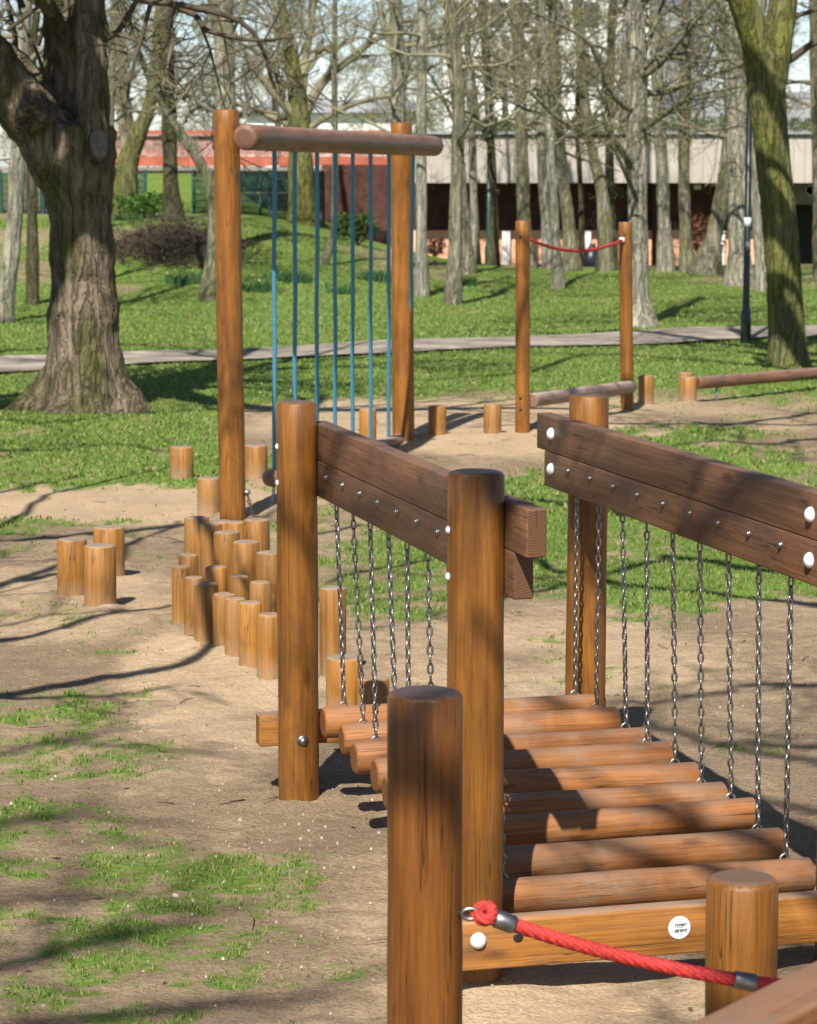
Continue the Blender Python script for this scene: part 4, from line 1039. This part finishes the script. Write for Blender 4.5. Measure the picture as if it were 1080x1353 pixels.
def limbed_tree(x, y, seed, hgt, label, strokes, n=4):
    """a bare tree whose long boughs reach over the playground; strokes: target points (px, py[, Y]), bough width, distance to the sun side"""
    rng = random.Random(seed); e = empty('bare_tree', (x, y, 0), label, 'tree', 'trees beside the playground'); mt = MB(); mc = MB()
    p = Vector((x, y, -.3)); pts = [p.copy()]; rad = [.30]; d = Vector((0, 0, 1))
    for i in range(12):
        d = (d + Vector((rng.gauss(0, .05), rng.gauss(0, .05), .1))).normalized(); p = p + d * (hgt / 12); pts.append(p.copy()); rad.append(.24 * (1 - .06 * i))
    mt.tube(pts, rad, 12); mt.build('trunk', B_mid, e)
    for (tg, wd, dist, tw) in strokes:
        L = []
        for q in tg:
            w_ = P(*q) if len(q) == 3 else G(*q)
            L.append(w_ - ld * dist)
        j = min(range(4, 12), key=lambda i: abs(pts[i].z - L[0].z + .6))
        mid = pts[j].lerp(L[0], .5) + Vector((0, 0, .25))
        L = [pts[j], mid] + L; m = len(L)
        rads = [wd * .75, wd * .66] + [wd * .5 * (1.1 - .6 * i / max(1, m - 3)) for i in range(m - 2)]
        a, r_ = catmull(L, rads, .16); mc.tube([q + Vector((rng.gauss(0, .012), rng.gauss(0, .012), rng.gauss(0, .012))) for q in a], r_, 8, True)
        for k in range(tw):
            i = rng.randint(len(a) // 3, len(a) - 2); dd = (a[i + 1] - a[i]).normalized()
            ax = Matrix.Rotation(rng.uniform(0, 6.283), 3, dd) @ dd.orthogonal().normalized()
            grow(mc, a[i], Matrix.Rotation(rng.uniform(.4, 1.0), 3, ax) @ dd, rng.uniform(.5, 1.3), r_[i] * .55, 2, rng, .02, .2, 3, .006)
    for k in range(n):
        i = rng.randint(6, 11); az = rng.uniform(0, 6.283); el = rng.uniform(.3, .9)
        grow(mc, pts[i], Vector((math.cos(az) * math.cos(el), math.sin(az) * math.cos(el), math.sin(el))), rng.uniform(1.8, 2.8), .07, 3, rng, .03, .2, 4, .006)
    mc.build('crown', B_twig, e)
limbed_tree(-5.6, 3.2, 311, 9, 'bare tree left of the camera with boughs over the sand', [
    ([(-120, 940), (0, 918), (120, 900), (220, 885), (272, 870), (296, 848), (302, 800), (280, 730)], .095, 4.6, 3),
    ([(-120, 860), (0, 848), (80, 830), (150, 812), (235, 800)], .08, 5.0, 3),
    ([(-100, 800), (0, 772), (60, 755), (112, 736), (150, 726)], .08, 5.2, 4)], 3)
limbed_tree(-5.6, 7.0, 312, 10, 'bare tree on the left beyond the stump trio', [
    ([(-80, 730), (0, 697), (70, 652), (165, 633), (230, 615)], .06, 5.2, 3),
    ([(240, 640, 14.7), (318, 690, 14.6), (312, 640, 14.7), (322, 590, 14.7), (345, 540, 15.0)], .09, 8, 0),
    ([(100, 755), (165, 722), (205, 704), (242, 688)], .07, 5.5, 2),
    ([(-80, 670), (0, 650), (60, 640), (125, 628)], .06, 5.5, 3),
    ([(-60, 600), (60, 596), (150, 588), (215, 598)], .06, 8.0, 6)], 5)
limbed_tree(-7.0, 12.5, 313, 10, 'bare tree standing left of the massive old tree', [
    ([(-40, 555), (60, 560), (160, 548), (260, 545)], .07, 8, 6),
    ([(-30, 470), (60, 462), (140, 456), (220, 458)], .16, 8, 7), ([(-30, 432), (40, 426), (120, 428)], .14, 8, 6),
    ([(60, 250, 21.42), (110, 240, 21.42), (150, 235, 21.42)], .40, 5.5, 0), ([(60, 120, 21.45), (95, 110, 21.45), (140, 60, 21.42)], .30, 5.0, 1),
    ([(70, 30, 21.7), (100, 40, 21.5), (140, 120, 21.42)], .26, 5.0, 1)], 1)
limbed_tree(4.4, 5.2, 314, 9, 'bare tree right of the camera with boughs over the grass', [
    ([(930, 742), (880, 742), (800, 760), (730, 777), (665, 793), (600, 812)], .075, 5.2, 3),
    ([(760, 760), (700, 700), (585, 735), (480, 757), (430, 772)], .065, 5.2, 2), ([(700, 660), (560, 668), (507, 690), (423, 706)], .075, 5.5, 2),
    ([(1060, 905), (960, 912), (870, 925), (800, 930)], .05, 7, 4), ([(1080, 985), (1000, 978), (930, 985)], .05, 7, 4)], 5)
limbed_tree(6.0, 14.0, 315, 10, 'bare tree right of the playground near the low beam', [
    ([(1110, 545), (1040, 552), (960, 562), (900, 556), (840, 560)], .10, 8.5, 9), ([(1100, 580), (1020, 588), (950, 582), (880, 590)], .08, 8.5, 9), ([(820, 560), (760, 552), (700, 560), (620, 565)], .08, 9, 8),
    ([(960, 118, 26.15), (1005, 92, 26.15), (1045, 128, 26.15)], 0.067, 4.2, 0), ([(985, 165, 26.15), (1012, 180, 26.15), (1048, 215, 26.15)], 0.104, 4.2, 0), ([(985, 200, 26.15), (1015, 215, 26.15), (1050, 262, 26.15)], 0.114, 4.2, 0),
    ([(985, 292, 26.15), (1018, 276, 26.15), (1060, 312, 26.15)], 0.123, 5.4, 0), ([(1000, 352, 26.15), (1025, 340, 26.15), (1066, 372, 26.15)], 0.142, 5.4, 0), ([(1005, 440, 26.15), (1030, 412, 26.15), (1070, 425, 26.15)], 0.095, 5.4, 0),
    ([(1120, 420), (1080, 470), (1000, 468), (940, 462)], .10, 8, 5), ([(820, 470), (700, 492), (600, 500), (560, 505)], .10, 9, 7), ([(1110, 412), (980, 408), (880, 414), (780, 420)], .15, 9, 8), ([(1110, 388), (1000, 392), (900, 396)], .14, 9, 6), ([(840, 440), (760, 444), (650, 436), (560, 441)], .14, 10, 8)], 5)
limbed_tree(5.2, -3.5, 302, 11, 'bare tree behind the photographer on the right', [
    ([(480, 985, 4.7), (560, 955, 4.7), (630, 990, 4.9)], .075, 7, 3), ([(585, 640, 6.4), (630, 690, 6.4), (690, 665, 6.2)], .06, 7, 2), 
    ([(425, 600, 8.0), (500, 650, 7.4), (590, 640, 6.6)], .05, 8, 3), ([(760, 560, 8.3), (840, 650, 7.7), (900, 640, 7.3)], .05, 7.5, 3), ([(940, 600, 7.1), (1000, 690, 6.9), (1070, 680, 6.6)], .05, 7, 3), ([(900, 1135, 6.7), (800, 1155, 6.6), (700, 1100, 6.9)], .05, 7, 2)], 3)
limbed_tree(-6.2, -4.0, 317, 12, 'tall bare tree behind the photographer on the left', [
    ([(-60, 1290), (60, 1262), (160, 1238), (260, 1215)], .08, 11, 5), ([(-60, 1205), (90, 1190), (220, 1178)], .06, 11, 5), ([(150, 1345), (330, 1325), (450, 1308)], .07, 11, 4),

    ([(-40, 1100), (100, 1080), (240, 1090)], .05, 11, 5), ([(-60, 1010), (80, 985), (200, 990), (330, 1000)], .05, 10, 5)], 3)
# ------------------------------------------------------------------ buildings behind
M_fascia = plain('cream_cladding', (.42, .38, .34), .75, 0, .12, .8, .15)
M_brown = plain('dark_brown_boards', (.085, .038, .03), .8, 0, .35, 3, .15)
M_orange = plain('salmon_render', (.80, .42, .27), .85, 0, .12, 2, .1)
M_redst = plain('red_painted_steel', (.42, .115, .075), .7, 0, .3, 3, .2)
M_pinkish = plain('faded_pink_panel', (.34, .21, .18), .85, 0, .45, 6, .1)
M_wht = plain('white_render', (.82, .82, .82), .8, 0, .05, .5, .2)
M_gry = plain('grey_cladding', (.30, .31, .34), .6, 0, .2, .5, .3)
M_glass = plain('dark_window_glass', (.05, .06, .08), .12, 0, .3, 1, .6)
M_fence = plain('teal_green_mesh', (.014, .055, .042), .7, 0, .3, 3, .3)
M_conc = plain('concrete', (.24, .225, .21), .9, 0, .15, 1, .1)
def bx(mb, x0, x1, y0, y1, z0, z1): mb.box(x0, x1, y0, y1, z0, z1)
def X(px, Y): return (px - CX) / F * Y
def Zh(py, Y): return P(540, py, Y).z
YB = 60
bd_ = empty('low_building', (4.5, YB, -.8), 'long low building with cream fascia over dark brown boards and salmon wall', 'building')
z_f0, z_f1, z_o = Zh(241, YB), Zh(181, YB), Zh(304, YB)
mb = MB()
x = X(540, YB)
while x < 17:
    mb.box(x + .004, x + .246, YB - 1.2, YB - 1.1, z_f0, z_f1); x += .25
mb.build('fascia', M_fascia, bd_)
mb = MB(); bx(mb, X(538, YB), 17.1, YB - 1.09, YB + 8, z_f1 - .1, z_f1 + .05); bx(mb, X(538, YB), 17.1, YB - 1.3, YB - 1.05, z_f1 + .052, z_f1 + .11); mb.build('roof', M_gry, bd_)
mb = MB(); xx = X(428, YB); bx(mb, xx, X(1043, YB), YB + .0, YB + .2, z_o, z_f0 + .4); mb.build('upper_wall', M_brown, bd_)
mb = MB(); bx(mb, X(540, YB), X(1043, YB), YB - .02, YB + .2, -1.2, z_o - .003); mb.build('lower_wall', M_orange, bd_)
mb = MB(); bx(mb, X(428, YB), X(539, YB), YB - .01, YB + .2, -1.2, z_o - .003); mb.build('lower_wall', plain('near_black_boards', (.035, .018, .015), .85, 0, .35, 3, .1), bd_)
for px in (865, 948):
    mb = MB(); c = X(px, YB); bx(mb, c - .09, c + .09, YB - .14, YB - .03, -1.2, z_f0); mb.build('pillar', M_brown, bd_)
for (px, wpx) in ((516 + 540 - 540, 0), (650, 6), (668, 10), (775, 8), (950, 9)):
    if wpx:
        mb = MB(); c = X(px, YB); bx(mb, c - wpx / 2 * YB / F, c + wpx / 2 * YB / F, YB - .2, YB - .16, -1.2, z_o - .02); mb.build('white_post', M_wht, bd_)
for px in (700, 590, 880):
    mb = MB()
    for k in range(5): bx(mb, X(px, YB) - .35, X(px, YB) + .35, YB - .045, YB - .024, -.9 + k * .28, -.9 + k * .28 + .03)
    mb.build('wall_groove', plain('pale_pointing', (.75, .5, .38), .9), bd_)
mb = MB(); bx(mb, X(1043, YB), 17, YB - .01, YB + .2, Zh(270, YB), z_f0 + .4); mb.build('lintel', plain('taupe_panel', (.19, .16, .14), .8), bd_)
mb = MB(); bx(mb, X(1046, YB), 12.5, YB + 1.5, YB + 1.6, -1.2, Zh(268, YB)); dr = mb.build('doorway', plain('doorway_shade', (.012, .010, .012), .7), bd_)  # near-black sheet paints the shade inside the open doorway
mb = MB(); bx(mb, X(1043, YB), X(1046, YB), YB, YB + 1.6, -1.2, Zh(270, YB)); bx(mb, 12.5, 12.7, YB, YB + 1.6, -1.2, Zh(270, YB)); mb.build('door_jamb', M_brown, bd_)
mb = MB(); c = Vector((X(1067, YB), YB - .02, Zh(251, YB))); mb.lathe([(.09, 0), (.10, .02), (.12, .02), (.13, 0)], 20); mb.build('round_vent', M_fascia, bd_, align(c, c + Vector((0, -1, 0))))
mb = MB(); bx(mb, X(914, YB), X(923, YB), YB - .1, YB - .01, Zh(250, YB), Zh(244, YB)); mb.build('wall_lamp', M_wht, bd_)
# hedge along the roof
def leaf_cloud(mb, n, fn, s, rng):
    for i in range(n):
        c = fn(); a = Vector((rng.gauss(0, 1), rng.gauss(0, 1), rng.gauss(0, 1))).normalized() * s * rng.uniform(.6, 1.4); b = Vector((rng.gauss(0, 1), rng.gauss(0, 1), rng.gauss(0, 1))).normalized() * s * rng.uniform(.5, 1)
        mb.add([c - a, c + b, c + a, c - b], [(0, 1, 2, 3)], False)
rg = random.Random(6)
L_hedge = leafmat('hedge_leaves', (.025, .05, .012), (.09, .14, .03), .2)
mb = MB(); leaf_cloud(mb, 5200, lambda: Vector((rg.uniform(X(618, YB), 16), YB + 1.2 + rg.gauss(0, .4), z_f1 + .12 + .30 * rg.random() ** .8 + .05 * math.sin(rg.random() * 6))), .045, rg)
h = mb.build('hedge', L_hedge); tag(h, 'trimmed green hedge running along the flat roof', 'hedge')
# reddish shrub
def shrub(label, px, py, w_, h_, n, mat, s, Y=None):
    f = G(px, py); Yb = Y or f.y; e = empty('shrub', (X(px, Yb), Yb, float(gh(X(px, Yb), Yb))), label, 'shrub'); z0 = float(gh(X(px, Yb), Yb)); mb = MB(); ms = MB()
    for k in range(9):
        a = rg.uniform(0, 6.28); tip = Vector((e.location.x + math.cos(a) * w_ * .4, Yb + math.sin(a) * w_ * .4, z0 + h_ * rg.uniform(.6, 1)))
        grow(ms, Vector((e.location.x, Yb, z0 - .05)), tip - Vector((e.location.x, Yb, z0)), h_ * .8, .015, 2, rg, .03, .15, 3, .005)
    ms.build('stems', B_twigd, e)
    def fn():
        a = rg.uniform(0, 6.28); q = math.sqrt(rg.random()); zz = rg.random()
        return Vector((e.location.x + math.cos(a) * q * w_ * (.5 - .3 * abs(zz - .5)), Yb + math.sin(a) * q * w_ * .4, z0 + h_ * (.25 + .75 * zz) + rg.gauss(0, .04)))
    leaf_cloud(mb, n, fn, s, rg); mb.build('leaves', mat, e)
L_red = leafmat('red_brown_leaves', (.05, .015, .012), (.16, .07, .03), .2)
L_dk = leafmat('dark_evergreen', (.02, .045, .012), (.07, .12, .025), .2)
shrub('reddish shrub against the building left of the leaning trunk', 928, 358, 1.0, 1.55, 900, L_red, .05, 57.5)
shrub('small red brown bush by the salmon wall near the rope frame', 574, 334, .55, .35, 260, L_red, .04, 55)
shrub('dark green bush beneath the footbridge beside the fence', 470, 325, 1.0, .55, 700, L_dk, .045, 50)
shrub('green bush at foot of the yellow green forked trunk', 200, 297, 1.5, .45, 900, leafmat('bright_leaves', (.04, .10, .015), (.12, .22, .04), .3), .05, 51)
# sack by the wall
p = G(783, 352); mb = MB(); mb.lathe([(.02, -.06), (.20, 0), (.235, .12), (.20, .26), (.11, .36), (.05, .42), (.07, .46)], 16, wob=.06, rng=random.Random(3))
o = mb.build('refuse_sack', plain('black_polythene', (.02, .022, .032), .35), None, Matrix.Translation(p)); tag(o, 'dark refuse sack slumped by the crooked olive trunk', 'sack')
# footbridge at the left
YF = 62
fb = empty('footbridge', (-5, YF, 1), 'red painted steel footbridge with railings crossing behind the trees', 'footbridge')
mb = MB(); bx(mb, X(146, YF), X(513, YF), YF - .1, YF + .1, Zh(219, YF), Zh(206, YF)); mb.build('girder', M_redst, fb)
mb = MB(); bx(mb, X(146, YF), X(513, YF), YF - .02, YF + .04, Zh(178, YF), Zh(172, YF)); mb.build('handrail', M_redst, fb)
mb = MB(); bx(mb, X(146, YF), X(513, YF), YF + .10, YF + .14, Zh(205, YF), Zh(179, YF)); mb.build('parapet_panel', M_pinkish, fb)
for px in (155, 430, 505):
    mb = MB(); c = X(px, YF); bx(mb, c - .075, c + .075, YF - .06, YF + .06, -.5, Zh(219, YF) + .02); mb.build('pier', M_redst, fb)
mb = MB(); mb.tube([P(456, 300, YF), P(490, 264, YF)], [.07, .07], 6); mb.tube([P(445, 302, YF), P(454, 284, YF)], [.06, .06], 6); mb.build('brace', M_redst, fb)
mb = MB(); bx(mb, X(330, YF) - 9, X(432, YF), YF + .9, YF + 1.1, -.4, Zh(221, YF)); wl = mb.build('retaining_wall', M_conc); tag(wl, 'pale concrete wall behind the green fence under the footbridge', 'wall')
# green mesh fence
YM = 56.5
fe = empty('mesh_fence', (-5, YM, 1), 'teal green mesh fence along the top of the grassy bank', 'fence')
x = X(-70, YM); i = 0
mb = MB()
while x < X(430, YM):
    if not (X(195, YM) < x < X(255, YM)):
        mb.tube([Vector((x, YM, .7)), Vector((x, YM, Zh(228, YM)))], [.016, .016], 4)
    x += .05
for z in np.linspace(1.0, Zh(230, YM), 7):
    for (a, b) in ((-70, 195), (255, 430)): mb.tube([Vector((X(a, YM), YM + .012, z)), Vector((X(b, YM), YM + .012, z))], [.010, .010], 4)
mb.build('mesh_panel', M_fence, fe)
for px in (5, 60, 103, 133, 195, 258, 300, 345, 358, 400, 428):
    mb = MB(); c = X(px, YM); bx(mb, c - .035, c + .035, YM - .05, YM - .015, .6, Zh(224, YM)); mb.build('fence_post', M_fence, fe)
# white tower block and grey one
YT = 125
tw = empty('tower_block', (X(700, YT), YT, 0), 'tall white rendered block of flats beyond the grove', 'building')
mb = MB(); bx(mb, X(585, YT), X(818, YT), YT, YT + 10, -1, 22); mb.build('wall', M_wht, tw)
mb = MB(); bx(mb, X(819, YT), X(838, YT), YT + .3, YT + 9, -1, 22); mb.build('stair_shaft', M_gry, tw)
mb = MB(); bx(mb, X(839, YT), X(858, YT), YT, YT + 9, -1, 21); mb.build('wall', M_wht, tw)
for r_ in range(6):
    for px in (610, 655, 690, 730, 778):
        mb = MB(); c = X(px, YT); z = 3.0 + r_ * 2.7; bx(mb, c - .35, c + .35, YT - .05, YT - .01, z, z + 1.2); wn = mb.build('window', M_glass, tw)
        mb = MB(); bx(mb, c - .42, c + .42, YT - .10, YT - .012, z - .09, z - .01); mb.build('sill', M_wht, wn)
YG = 150
gb = empty('office_building', (X(960, YG), YG, 0), 'grey blue office building behind the right hand trunks', 'building')
mb = MB(); bx(mb, X(864, YG), X(925, YG), YG, YG + 10, -1, 13.5); bx(mb, X(925, YG) + .01, X(1200, YG), YG + 1, YG + 10, -1, 6.2); mb.build('wall', M_gry, gb)
for r_ in range(4):
    mb = MB(); z = 2.5 + r_ * 2.7; bx(mb, X(867, YG), X(922, YG), YG - .06, YG - .01, z, z + 1.3); mb.build('window_band', plain('bluish_glass', (.16, .19, .27), .2, 0, .3, .4), gb)
ho = empty('distant_house', (X(400, 110), 110, 0), 'pale distant house with low roof beyond the footbridge', 'building')
mb = MB(); bx(mb, X(330, 110), X(560, 110), 110, 118, -1, Zh(150, 110)); mb.build('wall', M_wht, ho)
mb = MB(); x0, x1 = X(322, 110), X(568, 110); z0, z1 = Zh(149, 110), Zh(128, 110)
mb.add([Vector(q) for q in ((x0, 109.6, z0), (x1, 109.6, z0), (x1, 118.4, z0), (x0, 118.4, z0), (x0 + 1, 114, z1), (x1 - 1, 114, z1))], [(0, 1, 5, 4), (2, 3, 4, 5), (1, 2, 5), (3, 0, 4), (3, 2, 1, 0)], False); mb.build('roof', M_gry, ho)
# ------------------------------------------------------------------ lamp posts
def lamp_post(label, px, basey, topy, wpx, mat, cone):
    f = G(px, basey); Y = f.y; k = Y / F; e = empty('lamp_post', f, label, 'lamp post'); r = wpx / 2 * k; zt_ = P(px, topy, Y).z
    mb = MB(); mb.lathe([(r * 1.5, -.2), (r * 1.5, .35), (r * 1.05, .42), (r, .5), (r * .8, zt_ - f.z)], 16); mb.build('pole', mat, e, Matrix.Translation(f))
    t = Vector((f.x, f.y, zt_)); mb = MB()
    if cone: mb.lathe([(r * 1.0, 0), (r * 1.1, .03), (r * 3.0, .28), (r * 3.2, .30), (r * .8, .36)], 16)
    else: mb.lathe([(r * .9, 0), (r * 1.6, .03), (r * 1.7, .06), (r * 1.4, .20), (r * 1.6, .22), (r * .5, .30)], 16)
    mb.build('lantern', mat, e, Matrix.Translation(t))
    return e, f, r, Y
M_lampb = plain('black_green_paint', (.010, .022, .018), .35, 0, .3, 3)
e, f, r, Y = lamp_post('slim black lamp post by the path with a white sticker', 985.5, 455, 92, 9.5, M_lampb, False)
z = P(985, 293, Y).z; mb = MB(); mb.lathe([(r * .98, -.05), (r * 1.0, -.05), (r * 1.0, .05), (r * .98, .05)], 16); mb.build('sticker', M_white, e, Matrix.Translation(Vector((f.x, f.y, z))))
z = P(985, 326, Y).z; mb = MB(); mb.lathe([(r * .98, -.06), (r * 1.02, -.06), (r * 1.02, .06), (r * .98, .06)], 16); mb.build('sticker', plain('scuffed_sticker', (.08, .09, .12), .5), e, Matrix.Translation(Vector((f.x, f.y, z))))
lamp_post('dark green lamp post with cone lantern among the trunks', 646, 346, 192, 7, plain('dark_green_paint', (.02, .06, .05), .4), True)
# ------------------------------------------------------------------ planting under the trees
L_daf = leafmat('daffodil_leaves', (.03, .085, .03), (.09, .18, .06), .25); L_yel = plain('pale_petals', (.62, .60, .50), .6)
def daffodils(label, px, py, wpx, n):
    f = G(px, py); wd = wpx / 2 * f.y / F; e = empty('daffodil_clump', f, label, 'plant', 'daffodil clumps under the trees'); mb = MB(); my = MB()
    for i in range(n):
        a = rg.uniform(0, 6.28); q = math.sqrt(rg.random()) * wd; c = f + Vector((math.cos(a) * q, math.sin(a) * q * .6, -.02)); hh = rg.uniform(.08, .24); l = Vector((rg.gauss(0, .06), rg.gauss(0, .06), hh)); s = Vector((rg.uniform(.006, .012), rg.uniform(-.008, .008), 0))
        mb.add([c - s, c + s, c + l * .6 + s * .8, c + l * .6 - s * .8, c + l + Vector((l.x, l.y, -.02)) * .3], [(0, 1, 2, 3), (3, 2, 4)], False)
        if i % 400 == 7:
            t = c + Vector((l.x, l.y, hh + .02))
            my.add([t + Vector((math.cos(k * 1.047) * .02 * (1 if k % 2 else .5), -.01, math.sin(k * 1.047) * .02 * (1 if k % 2 else .5))) for k in range(6)], [(0, 1, 2, 3, 4, 5)], False)
    mb.build('leaves', L_daf, e); my.build('flower', L_yel, e)
for (px, py, wd, n, l) in ((245, 375, 50, 420, 'daffodil clump left of the leaning trunk foot'), (385, 372, 55, 420, 'daffodil clump behind the second blue rope'), (345, 386, 45, 260, 'low daffodil clump just right of the left frame post'),
                          (450, 388, 40, 200, 'sparse daffodil clump behind the middle blue ropes'), (498, 372, 44, 380, 'dense daffodil clump left of the right frame post'), (616, 378, 26, 160, 'small daffodil clump between the olive trunk and the leaning pair stem'), (170, 292, 40, 200, 'daffodil clump at the bank top by the forked trunk')):
    daffodils(l, px, py, wd, int(n * .6))
# brush pile
f0_, f1_ = G(160, 352), G(285, 350)
cpile = G(218, 345); bp = empty('brush_pile', cpile, 'dark heap of cut twigs and dead leaves on the bank', 'brush pile'); mb = MB(); ml = MB()
for i in range(900):
    a = rg.gauss(0, .42); b_ = rg.gauss(0, .8); hgt = .42 * math.exp(-(a / .7) ** 2 - (b_ / 1.5) ** 2) 
    c = Vector((cpile.x + a * 1.35, cpile.y + 1.0 + b_, 0)); c.z = float(gh(c.x, c.y)) + hgt * rg.random()
    dd = Vector((rg.gauss(0, 1), rg.gauss(0, 1), rg.gauss(.1, .5))).normalized()
    grow(mb, c, dd, rg.uniform(.2, .6), rg.uniform(.006, .014), 0 if i % 3 else 1, rg, -.05, .2, 3, .004)
    c2 = c + Vector((rg.gauss(0, .1), rg.gauss(0, .1), rg.uniform(0, .06)))
    leaf_cloud(ml, 3, lambda: c2 + Vector((rg.gauss(0, .06), rg.gauss(0, .06), rg.gauss(.02, .03))), .03, rg)
mb.build('twigs', B_twigd, bp); ml.build('dead_leaves', leafmat('dead_leaves', (.022, .014, .012), (.10, .06, .045), .1), bp)
